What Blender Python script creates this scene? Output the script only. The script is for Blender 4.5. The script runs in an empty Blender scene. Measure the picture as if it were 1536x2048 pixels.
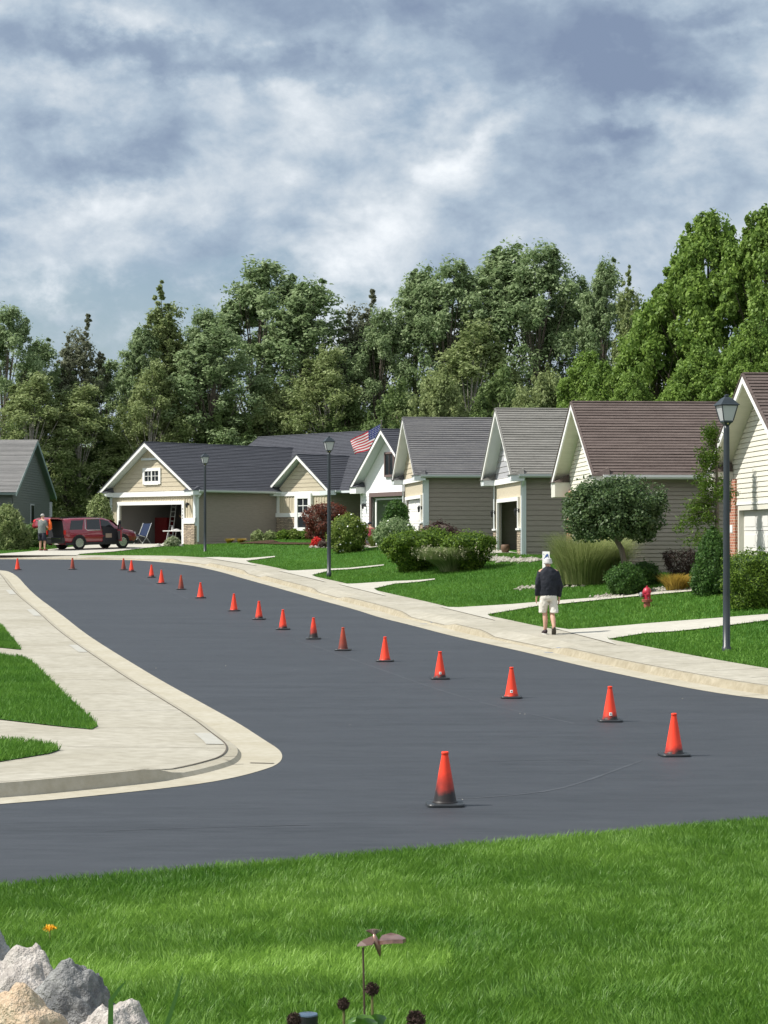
import bpy, bmesh, math, random
import numpy as np
from mathutils import Vector, Matrix, geometry
C = bpy.context.scene.collection
rad = math.radians
random.seed(7)
# ------------------------------------------------------------------ camera
F, CX, HY, CZ = 3980.0, 768.0, 1075.0, 2.3      # focal length and horizon measured on the photograph, eye height
cd = bpy.data.cameras.new('camera'); cam = bpy.data.objects.new('camera', cd); C.objects.link(cam)
cam.location = (0, 0, CZ); cam.rotation_euler = (rad(90), 0, 0)
cd.sensor_fit = 'HORIZONTAL'; cd.sensor_width = 36; cd.lens = 36 * F / 1536
cd.shift_y = (HY - 1024) / 1536; cd.clip_start = 0.1; cd.clip_end = 3000
bpy.context.scene.camera = cam
# ------------------------------------------------------------------ sun, sky, exposure
SUN_EL, SUN_AZ = 50.0, -6.0      # sun to the left, almost in the plane of the side walls
sdir = Vector((-math.cos(rad(SUN_EL)) * math.cos(rad(SUN_AZ)), math.cos(rad(SUN_EL)) * math.sin(rad(SUN_AZ)), math.sin(rad(SUN_EL))))
sl = bpy.data.lights.new('sun', 'SUN'); sl.energy = 4.6; sl.angle = rad(0.5); sl.color = (1, .955, .88)
so = bpy.data.objects.new('sun', sl); C.objects.link(so); so.rotation_euler = sdir.to_track_quat('Z', 'Y').to_euler()
w = bpy.data.worlds.new('World'); bpy.context.scene.world = w; w.use_nodes = True
def world_nodes():
    nt = w.node_tree; nt.nodes.clear(); N = nt.nodes; L = nt.links
    def n(t, **k):
        o = N.new(t)
        for a, b in k.items(): setattr(o, a, b)
        return o
    def m(op, a, b=None, c=None):
        o = n('ShaderNodeMath', operation=op)
        for i, v in enumerate((a, b, c)):
            if v is None: continue
            if isinstance(v, (int, float)): o.inputs[i].default_value = v
            else: L.new(v, o.inputs[i])
        return o.outputs[0]
    tc = n('ShaderNodeTexCoord'); sep = n('ShaderNodeSeparateXYZ'); L.new(tc.outputs['Generated'], sep.inputs[0])
    sx, sy, sz = sep.outputs
    # cloud coordinates: azimuth-like and elevation-like components of the direction
    comb = n('ShaderNodeCombineXYZ'); L.new(sx, comb.inputs[0]); L.new(m('MULTIPLY', sy, 1.0), comb.inputs[1]); L.new(m('MULTIPLY', sz, 1.45), comb.inputs[2])
    mp = n('ShaderNodeMapping'); L.new(comb.outputs[0], mp.inputs[0]); mp.inputs['Rotation'].default_value = (0, rad(16), 0); mp.inputs['Location'].default_value = (.3, .7, .12)
    def noise(scale, det, rough, dist=0, src=None):
        o = n('ShaderNodeTexNoise'); L.new(src or mp.outputs[0], o.inputs['Vector'])
        o.inputs['Scale'].default_value = scale; o.inputs['Detail'].default_value = det; o.inputs['Roughness'].default_value = rough; o.inputs['Distortion'].default_value = dist
        return o.outputs[0]
    big = noise(7.5, 3, .5, .3); mid = noise(16, 10, .56, .25); fine = noise(44, 10, .6, .15)
    wob1 = m('MULTIPLY', m('SUBTRACT', noise(22, 6, .6), .5), .055); wob2 = m('MULTIPLY', m('SUBTRACT', noise(27, 6, .6, 0), .5), .045)
    yy = m('MAXIMUM', sy, .05)
    ax = m('ADD', m('DIVIDE', sx, yy), wob1); az = m('ADD', m('DIVIDE', sz, yy), wob2)
    def blob(px, py, rx, ry, rot, amp):
        cx, cz = (px - CX) / F, (HY - py) / F; c, s = math.cos(rad(rot)), math.sin(rad(rot))
        dx = m('SUBTRACT', ax, cx); dz = m('SUBTRACT', az, cz)
        u = m('DIVIDE', m('ADD', m('MULTIPLY', dx, c), m('MULTIPLY', dz, s)), rx / F)
        v = m('DIVIDE', m('SUBTRACT', m('MULTIPLY', dz, c), m('MULTIPLY', dx, s)), ry / F)
        r2 = m('ADD', m('MULTIPLY', u, u), m('MULTIPLY', v, v))
        return m('MULTIPLY', m('POWER', 2.718, m('MULTIPLY', r2, -1.0)), amp)
    val = m('ADD', m('MULTIPLY', m('SUBTRACT', big, .5), .8), m('ADD', m('MULTIPLY', m('SUBTRACT', mid, .5), 1.2), m('MULTIPLY', m('SUBTRACT', fine, .5), .5)))
    val = m('ADD', val, .53)
    for b in [(720, 480, 170, 55, 15, .20), (300, 400, 150, 60, 12, .22), (560, 320, 150, 45, 12, .14), (960, 280, 160, 40, 38, .30), (1400, 230, 130, 60, 0, .26), (1250, 215, 130, 28, -12, .12), (230, 40, 110, 32, 0, .20),
              (760, 10, 900, 70, 0, -.16), (200, 95, 260, 38, -3, -.26), (560, 130, 280, 46, -4, -.36), (1240, 130, 250, 64, -12, -.36), (1420, 30, 260, 34, 8, -.22), (190, 335, 150, 50, 12, -.32), (20, 250, 60, 90, 0, -.2), (1250, 262, 85, 26, 0, -.34), (1300, 360, 130, 40, 0, -.12),
              (100, 210, 130, 40, 5, .16), (120, 540, 200, 50, 5, .14), (1400, 480, 200, 70, 5, .12), (60, 440, 140, 40, 8, .10), (900, 50, 160, 30, 15, .1), (470, 480, 150, 45, 10, -.1), (800, 250, 60, 60, 30, -.12)]:
        val = m('ADD', val, blob(*b))
    val = m('ADD', val, m('MULTIPLY', m('MAXIMUM', m('MULTIPLY', sy, -1.0), 0.0), .5))     # unseen sky brightness added behind the camera to lift walls facing it
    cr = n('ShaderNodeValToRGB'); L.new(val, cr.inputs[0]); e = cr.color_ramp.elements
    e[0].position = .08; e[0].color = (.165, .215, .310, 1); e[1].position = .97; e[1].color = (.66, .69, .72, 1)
    for p, c in ((.30, (.215, .275, .365, 1)), (.50, (.305, .375, .455, 1)), (.72, (.46, .51, .56, 1))):
        k = e.new(p); k.color = c
    sky = n('ShaderNodeTexSky', sky_type='NISHITA'); sky.sun_disc = False; sky.sun_elevation = rad(SUN_EL); sky.sun_rotation = rad(-(90 - SUN_AZ))
    skm = n('ShaderNodeVectorMath', operation='SCALE'); L.new(sky.outputs[0], skm.inputs[0]); skm.inputs['Scale'].default_value = .075
    # blue breaks low in the sky
    blue = m('ADD', m('ADD', blob(180, 640, 360, 110, 0, 1.0), blob(650, 590, 260, 55, -5, .75)), m('ADD', blob(830, 190, 130, 50, 25, .5), blob(880, 440, 0.01 + 200, 30, 20, .0)))
    blue = m('ADD', blue, blob(420, 560, 220, 45, 0, .35))
    bl = m('MULTIPLY', blue, m('MULTIPLY_ADD', m('SUBTRACT', fine, .5), -2.6, .75)); bl = m('MAXIMUM', m('MINIMUM', bl, .85), 0)
    mix = n('ShaderNodeMix', data_type='RGBA'); L.new(bl, mix.inputs[0]); L.new(cr.outputs[0], mix.inputs[6]); L.new(skm.outputs[0], mix.inputs[7])
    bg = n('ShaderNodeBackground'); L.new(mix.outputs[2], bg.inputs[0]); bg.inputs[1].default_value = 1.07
    out = n('ShaderNodeOutputWorld'); L.new(bg.outputs[0], out.inputs[0])
world_nodes()
vs = bpy.context.scene.view_settings; vs.view_transform = 'Standard'; vs.look = 'None'; vs.exposure = 0.4; vs.gamma = 1.0
# ------------------------------------------------------------------ materials
def mat(name, col, rough=.7, spec=.3, metal=0, col2=None, nscale=6, stretch=(1, 1, 1), bump=0, bscale=None, attr=False, transl=0, emit=None, lo=.35, hi=.65, coat=0, alpha=None):
    if name in bpy.data.materials: return bpy.data.materials[name]
    m = bpy.data.materials.new(name); m.use_nodes = True; nt = m.node_tree; N = nt.nodes; L = nt.links
    p = N['Principled BSDF']; p.inputs['Base Color'].default_value = (*col, 1); p.inputs['Roughness'].default_value = rough
    p.inputs['Specular IOR Level'].default_value = spec; p.inputs['Metallic'].default_value = metal; p.inputs['Coat Weight'].default_value = coat
    if emit: p.inputs['Emission Color'].default_value = (*col, 1); p.inputs['Emission Strength'].default_value = emit
    cout = None
    if col2 or bump:
        tc = N.new('ShaderNodeTexCoord'); mp = N.new('ShaderNodeMapping'); L.new(tc.outputs['Object'], mp.inputs[0]); mp.inputs['Scale'].default_value = stretch
    if attr:
        at = N.new('ShaderNodeAttribute'); at.attribute_name = 'rnd'; fac = at.outputs['Fac']
    elif col2:
        nz = N.new('ShaderNodeTexNoise'); L.new(mp.outputs[0], nz.inputs['Vector']); nz.inputs['Scale'].default_value = nscale; nz.inputs['Detail'].default_value = 6; nz.inputs['Roughness'].default_value = .6
        mr = N.new('ShaderNodeMapRange'); L.new(nz.outputs[0], mr.inputs[0]); mr.inputs[1].default_value = lo; mr.inputs[2].default_value = hi; fac = mr.outputs[0]
    if col2:
        mx = N.new('ShaderNodeMix'); mx.data_type = 'RGBA'; L.new(fac, mx.inputs[0]); mx.inputs[6].default_value = (*col, 1); mx.inputs[7].default_value = (*col2, 1)
        L.new(mx.outputs[2], p.inputs['Base Color']); cout = mx.outputs[2]
    if bump:
        n2 = N.new('ShaderNodeTexNoise'); L.new(mp.outputs[0], n2.inputs['Vector']); n2.inputs['Scale'].default_value = bscale or nscale * 4; n2.inputs['Detail'].default_value = 5
        b = N.new('ShaderNodeBump'); L.new(n2.outputs[0], b.inputs['Height']); b.inputs['Strength'].default_value = bump; b.inputs['Distance'].default_value = .03; L.new(b.outputs[0], p.inputs['Normal'])
    if transl:
        t = N.new('ShaderNodeBsdfTranslucent')
        if cout: L.new(cout, t.inputs[0])
        else: t.inputs[0].default_value = (*col, 1)
        ms = N.new('ShaderNodeMixShader'); ms.inputs[0].default_value = transl; L.new(p.outputs[0], ms.inputs[1]); L.new(t.outputs[0], ms.inputs[2]); L.new(ms.outputs[0], N['Material Output'].inputs[0])
    return m
def hexc(h):
    return tuple(((int(h[i:i + 2], 16) / 255 + .055) / 1.055) ** 2.4 if int(h[i:i + 2], 16) > 10 else int(h[i:i + 2], 16) / 255 / 12.92 for i in (0, 2, 4))
def brickmat(name, c1, c2, mortar, bw, bh, ms=.012, rough=.8, sq=1.0, bump=.5, noise=0, offs=.5):
    m = mat(name, c1, rough); nt = m.node_tree; N = nt.nodes; L = nt.links; p = N['Principled BSDF']
    tc = N.new('ShaderNodeTexCoord'); s = N.new('ShaderNodeSeparateXYZ'); L.new(tc.outputs['Object'], s.inputs[0])
    a = N.new('ShaderNodeMath'); a.operation = 'ADD'; L.new(s.outputs[0], a.inputs[0]); L.new(s.outputs[1], a.inputs[1])
    c = N.new('ShaderNodeCombineXYZ'); L.new(a.outputs[0], c.inputs[0]); L.new(s.outputs[2], c.inputs[1]); v = c.outputs[0]
    if noise:
        nz = N.new('ShaderNodeTexNoise'); L.new(tc.outputs['Object'], nz.inputs['Vector']); nz.inputs['Scale'].default_value = 5
        va = N.new('ShaderNodeVectorMath'); va.operation = 'MULTIPLY_ADD'; L.new(nz.outputs['Color'], va.inputs[0]); va.inputs[1].default_value = (noise,) * 3; L.new(v, va.inputs[2]); v = va.outputs[0]
    b = N.new('ShaderNodeTexBrick'); L.new(v, b.inputs['Vector']); b.inputs['Color1'].default_value = (*c1, 1); b.inputs['Color2'].default_value = (*c2, 1); b.inputs['Mortar'].default_value = (*mortar, 1)
    b.inputs['Scale'].default_value = 1; b.inputs['Brick Width'].default_value = bw; b.inputs['Row Height'].default_value = bh; b.inputs['Mortar Size'].default_value = ms; b.offset = offs; b.squash = sq
    n3 = N.new('ShaderNodeTexNoise'); L.new(tc.outputs['Object'], n3.inputs['Vector']); n3.inputs['Scale'].default_value = 3.5; n3.inputs['Detail'].default_value = 4
    mr = N.new('ShaderNodeMapRange'); L.new(n3.outputs[0], mr.inputs[0]); mr.inputs[3].default_value = .65; mr.inputs[4].default_value = 1.35
    vm = N.new('ShaderNodeVectorMath'); vm.operation = 'SCALE'; L.new(b.outputs[0], vm.inputs[0]); L.new(mr.outputs[0], vm.inputs['Scale']); L.new(vm.outputs[0], p.inputs['Base Color'])
    bp = N.new('ShaderNodeBump'); L.new(b.outputs['Fac'], bp.inputs['Height']); bp.invert = True; bp.inputs['Strength'].default_value = bump; bp.inputs['Distance'].default_value = .02; L.new(bp.outputs[0], p.inputs['Normal'])
    return m
def groundmat(name, c1, c2, c3, s1, s2, rough=.85, spec=.2, bump=.2, bscale=60, stretch=(1, 1, 1)):
    m = bpy.data.materials.new(name); m.use_nodes = True; nt = m.node_tree; N = nt.nodes; L = nt.links; p = N['Principled BSDF']
    p.inputs['Roughness'].default_value = rough; p.inputs['Specular IOR Level'].default_value = spec
    tc = N.new('ShaderNodeTexCoord'); mp = N.new('ShaderNodeMapping'); L.new(tc.outputs['Object'], mp.inputs[0]); mp.inputs['Scale'].default_value = stretch
    def nz(s, d=6):
        o = N.new('ShaderNodeTexNoise'); L.new(mp.outputs[0], o.inputs['Vector']); o.inputs['Scale'].default_value = s; o.inputs['Detail'].default_value = d; o.inputs['Roughness'].default_value = .62
        r = N.new('ShaderNodeMapRange'); L.new(o.outputs[0], r.inputs[0]); r.inputs[1].default_value = .36; r.inputs[2].default_value = .64; return r.outputs[0], o.outputs[0]
    a, _ = nz(s1); b, _ = nz(s2); _, g = nz(bscale, 3)
    x1 = N.new('ShaderNodeMix'); x1.data_type = 'RGBA'; L.new(a, x1.inputs[0]); x1.inputs[6].default_value = (*c1, 1); x1.inputs[7].default_value = (*c2, 1)
    hb = N.new('ShaderNodeMath'); hb.operation = 'MULTIPLY'; L.new(b, hb.inputs[0]); hb.inputs[1].default_value = .5
    x2 = N.new('ShaderNodeMix'); x2.data_type = 'RGBA'; L.new(hb.outputs[0], x2.inputs[0]); L.new(x1.outputs[2], x2.inputs[6]); x2.inputs[7].default_value = (*c3, 1); L.new(x2.outputs[2], p.inputs['Base Color'])
    bp = N.new('ShaderNodeBump'); L.new(g, bp.inputs['Height']); bp.inputs['Strength'].default_value = bump; bp.inputs['Distance'].default_value = .02; L.new(bp.outputs[0], p.inputs['Normal'])
    return m
M_asph = groundmat('asphalt', (.023, .027, .033), (.036, .041, .049), (.056, .062, .072), .7, 6, .60, .42, .3, 120, (.35, 2.2, 1))
M_seam = groundmat('sealer seam', (.048, .054, .063), (.072, .079, .090), (.06, .066, .076), 3, 7, .60, .42, .3, 120, (.35, 2.2, 1))
M_conc = groundmat('concrete', (.36, .335, .27), (.44, .415, .35), (.25, .23, .18), .45, 5, .85, .2, .2, 90)
M_curb = groundmat('curb concrete', (.40, .365, .285), (.45, .42, .345), (.32, .29, .21), 1.1, 9, .85, .2, .25, 70)
M_curbd = groundmat('worn curb concrete', (.33, .29, .21), (.42, .38, .29), (.22, .19, .13), 1.3, 9, .9, .2, .3, 70)
M_drive = groundmat('driveway concrete', (.44, .42, .365), (.50, .48, .42), (.37, .35, .30), .7, 6, .85, .2, .2, 90)
M_newc = mat('pale new concrete', (.42, .41, .37), .8, col2=(.37, .36, .315), nscale=9, bump=.2)
M_joint = mat('joint', (.10, .085, .07), .9)
M_lawn = groundmat('lawn soil', (.028, .085, .012), (.045, .13, .018), (.07, .16, .03), .5, 7, .9, .1, .5, 40)
M_earth = groundmat('earth', (.03, .07, .015), (.05, .10, .02), (.06, .08, .03), .1, 2, .95, .1, .3, 8)
M_mulch = groundmat('mulch', (.055, .03, .02), (.09, .05, .035), (.03, .02, .015), 3, 20, .95, .1, .8, 40)
M_stone = mat('pale stones', (.40, .38, .33), .8, col2=(.20, .18, .15), attr=True)
M_white = mat('white trim', (.82, .82, .80), .5, .3)
M_offw = mat('cool white trim', (.66, .70, .72), .5, .3)
M_gutter = mat('gutter white', (.50, .53, .53), .45, .4)
M_black = mat('black metal', (.02, .021, .024), .4, .5)
M_dark = mat('interior shade', (.035, .035, .04), .8, .1)
M_glass = mat('window glass', (.02, .025, .03), .08, .6)
# ------------------------------------------------------------------ mesh helpers
class MB:
    def __init__(s): s.v = []; s.f = []
    def add(s, vs, fs):
        b = len(s.v); s.v += [tuple(p) for p in vs]; s.f += [tuple(i + b for i in f) for f in fs]; return s
    def box(s, x0, x1, y0, y1, z0, z1, mtx=None):
        p = [Vector((x, y, z)) for x in (x0, x1) for y in (y0, y1) for z in (z0, z1)]
        if mtx is not None: p = [mtx @ q for q in p]
        return s.add(p, [(0, 1, 3, 2), (4, 6, 7, 5), (0, 4, 5, 1), (2, 3, 7, 6), (0, 2, 6, 4), (1, 5, 7, 3)])
    def quad(s, a, b, c, d): return s.add([a, b, c, d], [(0, 1, 2, 3)])
    def poly(s, pts): return s.add(pts, [tuple(range(len(pts)))])
    def prism(s, pts, off):
        n = len(pts); off = Vector(off); q = [Vector(p) for p in pts]
        return s.add(q + [p + off for p in q], [tuple(range(n))[::-1], tuple(range(n, 2 * n))] + [(i, (i + 1) % n, (i + 1) % n + n, i + n) for i in range(n)])
    def beam(s, a, b, w, h, up=(0, 0, 1)):
        a = Vector(a); b = Vector(b); d = (b - a).normalized(); u = Vector(up); sd = d.cross(u).normalized(); u = sd.cross(d).normalized()
        pts = [a + sd * w / 2 * i + u * h / 2 * j for i, j in ((-1, -1), (1, -1), (1, 1), (-1, 1))]
        return s.prism(pts, b - a)
    def loft(s, rings, cap=True, closed=True):
        b = len(s.v); n = len(rings[0])
        for r in rings: s.v += [tuple(p) for p in r]
        for k in range(len(rings) - 1):
            for i in range(n if closed else n - 1):
                j = (i + 1) % n; s.f.append((b + k * n + i, b + k * n + j, b + (k + 1) * n + j, b + (k + 1) * n + i))
        if cap: s.f.append(tuple(b + i for i in range(n))[::-1]); s.f.append(tuple(b + (len(rings) - 1) * n + i for i in range(n)))
        return s
    def tube(s, pts, radii, n=8, flat=1.0, cap=True):
        pts = [Vector(p) for p in pts]
        if isinstance(radii, (int, float)): radii = [radii] * len(pts)
        rings = []; d0 = (pts[1] - pts[0]).normalized(); u = d0.orthogonal().normalized()
        for k, p in enumerate(pts):
            d = (pts[min(k + 1, len(pts) - 1)] - pts[max(k - 1, 0)]).normalized(); u = (u - d * u.dot(d)).normalized(); v = d.cross(u)
            rings.append([p + (u * math.cos(2 * math.pi * i / n) + v * math.sin(2 * math.pi * i / n) * flat) * radii[k] for i in range(n)])
        return s.loft(rings, cap)
    def lathe(s, prof, n=16, c=(0, 0, 0), mtx=None):
        rings = [[Vector((c[0] + r * math.cos(2 * math.pi * (i + .5) / n), c[1] + r * math.sin(2 * math.pi * (i + .5) / n), c[2] + z)) for i in range(n)] for r, z in prof]
        if mtx is not None: rings = [[mtx @ p for p in r] for r in rings]
        return s.loft(rings)
    def build(s, name, m, parent=None, smooth=False, bevel=0, sub=0, angle=None):
        me = bpy.data.meshes.new(name); me.from_pydata(s.v, [], s.f); me.update()
        bm = bmesh.new(); bm.from_mesh(me); bmesh.ops.recalc_face_normals(bm, faces=bm.faces); bm.to_mesh(me); bm.free()
        o = bpy.data.objects.new(name, me); C.objects.link(o)
        for q in (m if isinstance(m, (list, tuple)) else [m]): me.materials.append(q)
        if smooth: me.shade_smooth() if angle is None else None; me.polygons.foreach_set('use_smooth', [True] * len(me.polygons))
        if bevel: b = o.modifiers.new('bevel', 'BEVEL'); b.width = bevel; b.segments = 2; b.limit_method = 'ANGLE'
        if sub: q = o.modifiers.new('sub', 'SUBSURF'); q.levels = q.render_levels = sub
        if parent is not None: o.parent = parent
        return o
def npmesh(name, V, Fc, m, parent=None, rnd=None, smooth=False):
    me = bpy.data.meshes.new(name); n = len(Fc); k = Fc.shape[1]
    me.vertices.add(len(V)); me.vertices.foreach_set('co', np.ascontiguousarray(V, dtype=np.float32).ravel())
    me.loops.add(n * k); me.loops.foreach_set('vertex_index', np.ascontiguousarray(Fc, dtype=np.int32).ravel())
    me.polygons.add(n); me.polygons.foreach_set('loop_start', np.arange(0, n * k, k, dtype=np.int32)); me.update(calc_edges=True)
    if rnd is not None:
        a = me.attributes.new('rnd', 'FLOAT', 'POINT'); a.data.foreach_set('value', np.ascontiguousarray(rnd, dtype=np.float32))
    if smooth: me.polygons.foreach_set('use_smooth', [True] * n)
    o = bpy.data.objects.new(name, me); C.objects.link(o); me.materials.append(m)
    if parent is not None: o.parent = parent
    return o
def tag(o, label=None, cat=None, group=None, kind=None):
    if label: o['label'] = label
    if cat: o['category'] = cat
    if group: o['group'] = group
    if kind: o['kind'] = kind
    return o
def thing(name, label, cat, loc=(0, 0, 0), rz=0, group=None):
    o = bpy.data.objects.new(name, None); C.objects.link(o); o.location = loc; o.rotation_euler = (0, 0, rz); o.empty_display_size = .2
    return tag(o, label, cat, group)
def dup(root, loc, rz, label, sc=(1, 1, 1)):
    r = root.copy(); C.objects.link(r); r.location = loc; r.rotation_euler = (0, 0, rz); r.scale = sc; r['label'] = label
    for ch in list(root.children):
        c = ch.copy(); C.objects.link(c); c.parent = r
        for g in ch.children:
            d = g.copy(); C.objects.link(d); d.parent = c
    return r
# ------------------------------------------------------------------ terrain
_yt = np.arange(0, 420, .5)
_ht = np.interp(_yt, [0, 13, 17, 26, 33, 40, 47, 54, 61, 68, 75, 82, 89, 95, 420], [2.2, 2.2, 2.3, 2.43, 2.38, 2.28, 2.12, 1.95, 1.76, 1.56, 1.38, 1.2, 1.0, .97, .95])
_ht = np.convolve(np.pad(_ht, 6, 'edge'), np.ones(13) / 13, 'valid')
def Hr(Y): return np.interp(Y, _yt, _ht)
def road_at(px, py):
    t = (py - HY) / F; Y = np.arange(8, 400, .02); g = Hr(Y) - t * Y; i = int(np.argmax(g < 0)); y = float(Y[i]); return ((px - CX) / F * y, y)
def smooth_line(P, it=2, step=.5):
    P = [np.array(p, float) for p in P]
    for _ in range(it):
        Q = [P[0]]
        for a, b in zip(P[:-1], P[1:]): Q += [a * .75 + b * .25, a * .25 + b * .75]
        P = Q + [P[-1]]
    P = np.array(P); d = np.r_[0, np.cumsum(np.hypot(*np.diff(P, axis=0).T))]; s = np.arange(0, d[-1], step)
    return np.c_[np.interp(s, d, P[:, 0]), np.interp(s, d, P[:, 1])]
RIGHT = smooth_line([(34, 40), (16, 30), (10, 27.2), (8, 27.3), (6.7, 28.3)] + [road_at(*p) for p in [(1536, 1399), (1436, 1387), (1300, 1361), (1160, 1331), (1063, 1307), (1000, 1293), (900, 1271), (826, 1251), (759, 1235), (715, 1220), (640, 1200), (570, 1180), (497, 1160), (440, 1143), (380, 1130), (312, 1123.5), (260, 1120)]] + [(-13.4, 90), (-17.5, 91), (-28, 92), (-60, 95)])
LEFT = smooth_line([(-60, 86), (-28, 82), (-19, 80)] + [road_at(*p) for p in [(0, 1139), (29, 1147), (62, 1186), (120, 1228), (164, 1264), (208, 1293), (255, 1322), (328, 1366), (401, 1406), (474, 1446), (529, 1483), (556, 1500), (563, 1515), (552, 1530), (521, 1541), (474, 1554), (401, 1568), (255, 1585), (0, 1610)]] + [(-7, 14.6), (-22, 6.4)], 2, .25)
def sdist(P, X, Y):
    X = np.atleast_1d(np.asarray(X, float)); Y = np.atleast_1d(np.asarray(Y, float)); best = np.full(X.shape, 1e9); sg = np.ones(X.shape)
    for (x0, y0), (x1, y1) in zip(P[:-1], P[1:]):
        dx, dy = x1 - x0, y1 - y0; t = np.clip(((X - x0) * dx + (Y - y0) * dy) / (dx * dx + dy * dy + 1e-9), 0, 1)
        d = np.hypot(X - x0 - t * dx, Y - y0 - t * dy); c = dx * (Y - y0) - dy * (X - x0); k = d < best - 1e-6
        best = np.where(k, d, best); sg = np.where(k, np.where(c < 0, 1, -1), sg)
    return best * sg
R2, L2 = RIGHT[::4], LEFT[::3]
R2 = np.vstack([R2, RIGHT[-1]]); L2 = np.vstack([L2, LEFT[-1]])
def wv(X, Y): return Y - .547 * X
def Hlawn(wn): return np.interp(wn, [0, 4, 6, 8, 10, 11.5, 13.5, 14], [1.45, 1.62, 1.76, 1.9, 2.0, 2.05, 2.09, 2.10])
RC, RS, RO = .50, .62, 2.1       # gutter to curb face, back of curb, back of sidewalk
def riseR(d, X):
    a = .14 + .05 * np.clip(d - RO, 0, 2) + .115 * np.clip(d - RO - 2, 0, 5.0); b = .14 + .032 * np.clip(d - RO, 0, 14)
    t = np.clip((X + 10) / 5, 0, 1); t = t * t * (3 - 2 * t); return b * (1 - t) + a * t
def riseL(d): return .10 + .02 * np.clip(d - 2, 0, 10)
def G(X, Y):                    # finished surface height: road, sidewalk level, lawns
    X = np.atleast_1d(np.asarray(X, float)); Y = np.atleast_1d(np.asarray(Y, float)); z = CZ - Hr(Y)
    dR = sdist(R2, X, Y); dL = sdist(L2, X, Y); z = z + np.where(dR > RC, riseR(dR, X), 0) + np.where((dL > RC) & (dR <= RC), riseL(dL), 0)
    return np.where(wv(X, Y) < 13.1, CZ - Hlawn(wv(X, Y)), z)
def at(px, py, dz=0):           # the point of the place seen at this pixel of the photograph
    t = (py - HY) / F; Y = np.r_[np.arange(7, 40, .1), np.arange(40, 140, .2)]; X = (px - CX) / F * Y
    g = (CZ - G(X, Y) - dz) - t * Y; i = int(np.argmax(g < 0)); f = g[i - 1] / (g[i - 1] - g[i]); y = Y[i - 1] + f * (Y[i] - Y[i - 1]); x = (px - CX) / F * y
    return Vector((x, y, float(G(x, y)[0])))
def fill(name, bnd, zf, res, m, holes=(), kind='structure'):
    pts = []; edges = []
    for loop in [bnd] + list(holes):
        b0 = len(pts); L2 = []
        for a, b in zip(loop, list(loop[1:]) + [loop[0]]):
            n = max(1, int(math.hypot(b[0] - a[0], b[1] - a[1]) / res)); L2 += [(a[0] + (b[0] - a[0]) * i / n, a[1] + (b[1] - a[1]) * i / n) for i in range(n)]
        pts += L2; edges += [(b0 + i, b0 + (i + 1) % len(L2)) for i in range(len(L2))]
    A = np.array(bnd); gx, gy = np.meshgrid(np.arange(A[:, 0].min() + res / 2, A[:, 0].max(), res), np.arange(A[:, 1].min() + res / 2, A[:, 1].max(), res)); gx = gx.ravel(); gy = gy.ravel()
    k = inpoly(gx, gy, bnd); pts += list(zip(gx[k], gy[k]))
    r = geometry.delaunay_2d_cdt([Vector(p) for p in pts], edges, [], 1, 1e-4)
    P = np.array([tuple(p) for p in r[0]]); z = zf(P[:, 0], P[:, 1]); V = [(x, y, q) for (x, y), q in zip(P, z)]
    fa = [tuple(f) for f in r[2]]; cen = np.array([P[list(f)].mean(0) for f in fa]); ok = inpoly(cen[:, 0], cen[:, 1], bnd)
    for h in holes: ok &= ~inpoly(cen[:, 0], cen[:, 1], h)
    fs = [f for f, q in zip(fa, ok) if q]
    me = bpy.data.meshes.new(name); me.from_pydata(V, [], fs); me.update(); me.materials.append(m)
    me.polygons.foreach_set('use_smooth', [True] * len(me.polygons))
    if len(me.polygons) and me.polygons[0].normal.z < 0: me.flip_normals()
    o = bpy.data.objects.new(name, me); C.objects.link(o); o['kind'] = kind; return o
def inpoly(x, y, P):
    P = np.asarray(P, float); c = np.zeros(len(x), bool); j = len(P) - 1
    for i in range(len(P)):
        xi, yi = P[i]; xj, yj = P[j]
        if yi != yj: c ^= ((yi > y) != (yj > y)) & (x < (xj - xi) * (y - yi) / (yj - yi) + xi)
        j = i
    return c
def offset(P, d):
    T = np.gradient(P, axis=0); T /= np.hypot(T[:, 0], T[:, 1])[:, None] + 1e-9; Nn = np.c_[T[:, 1], -T[:, 0]]; Q = P + Nn * d
    k = sdist(P, Q[:, 0], Q[:, 1]) > abs(d) * .985 if d > 0 else np.ones(len(P), bool)
    return Q[k]
def zroad(X, Y): return CZ - Hr(Y)
# the sheet of earth that reaches the horizon
def earth():
    xs = np.r_[-900, -400, -200, -120, -80, np.arange(-60, 60, 4), 60, 80, 120, 200, 400, 900]; ys = np.r_[-300, -60, -20, np.arange(-4, 140, 3), 150, 170, 220, 320, 600, 1500]
    X, Y = np.meshgrid(xs, ys); z = G(X.ravel(), Y.ravel()) - .30; z = np.where(Y.ravel() > 125, np.maximum(z, CZ - .6), z); n = len(xs)
    V = np.c_[X.ravel(), Y.ravel(), z]; i = np.arange(len(xs) - 1)[None, :] + n * np.arange(len(ys) - 1)[:, None]; i = i.ravel()
    o = npmesh('ground', V, np.c_[i, i + 1, i + n + 1, i + n], M_earth, smooth=True); o['kind'] = 'structure'
earth()
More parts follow.
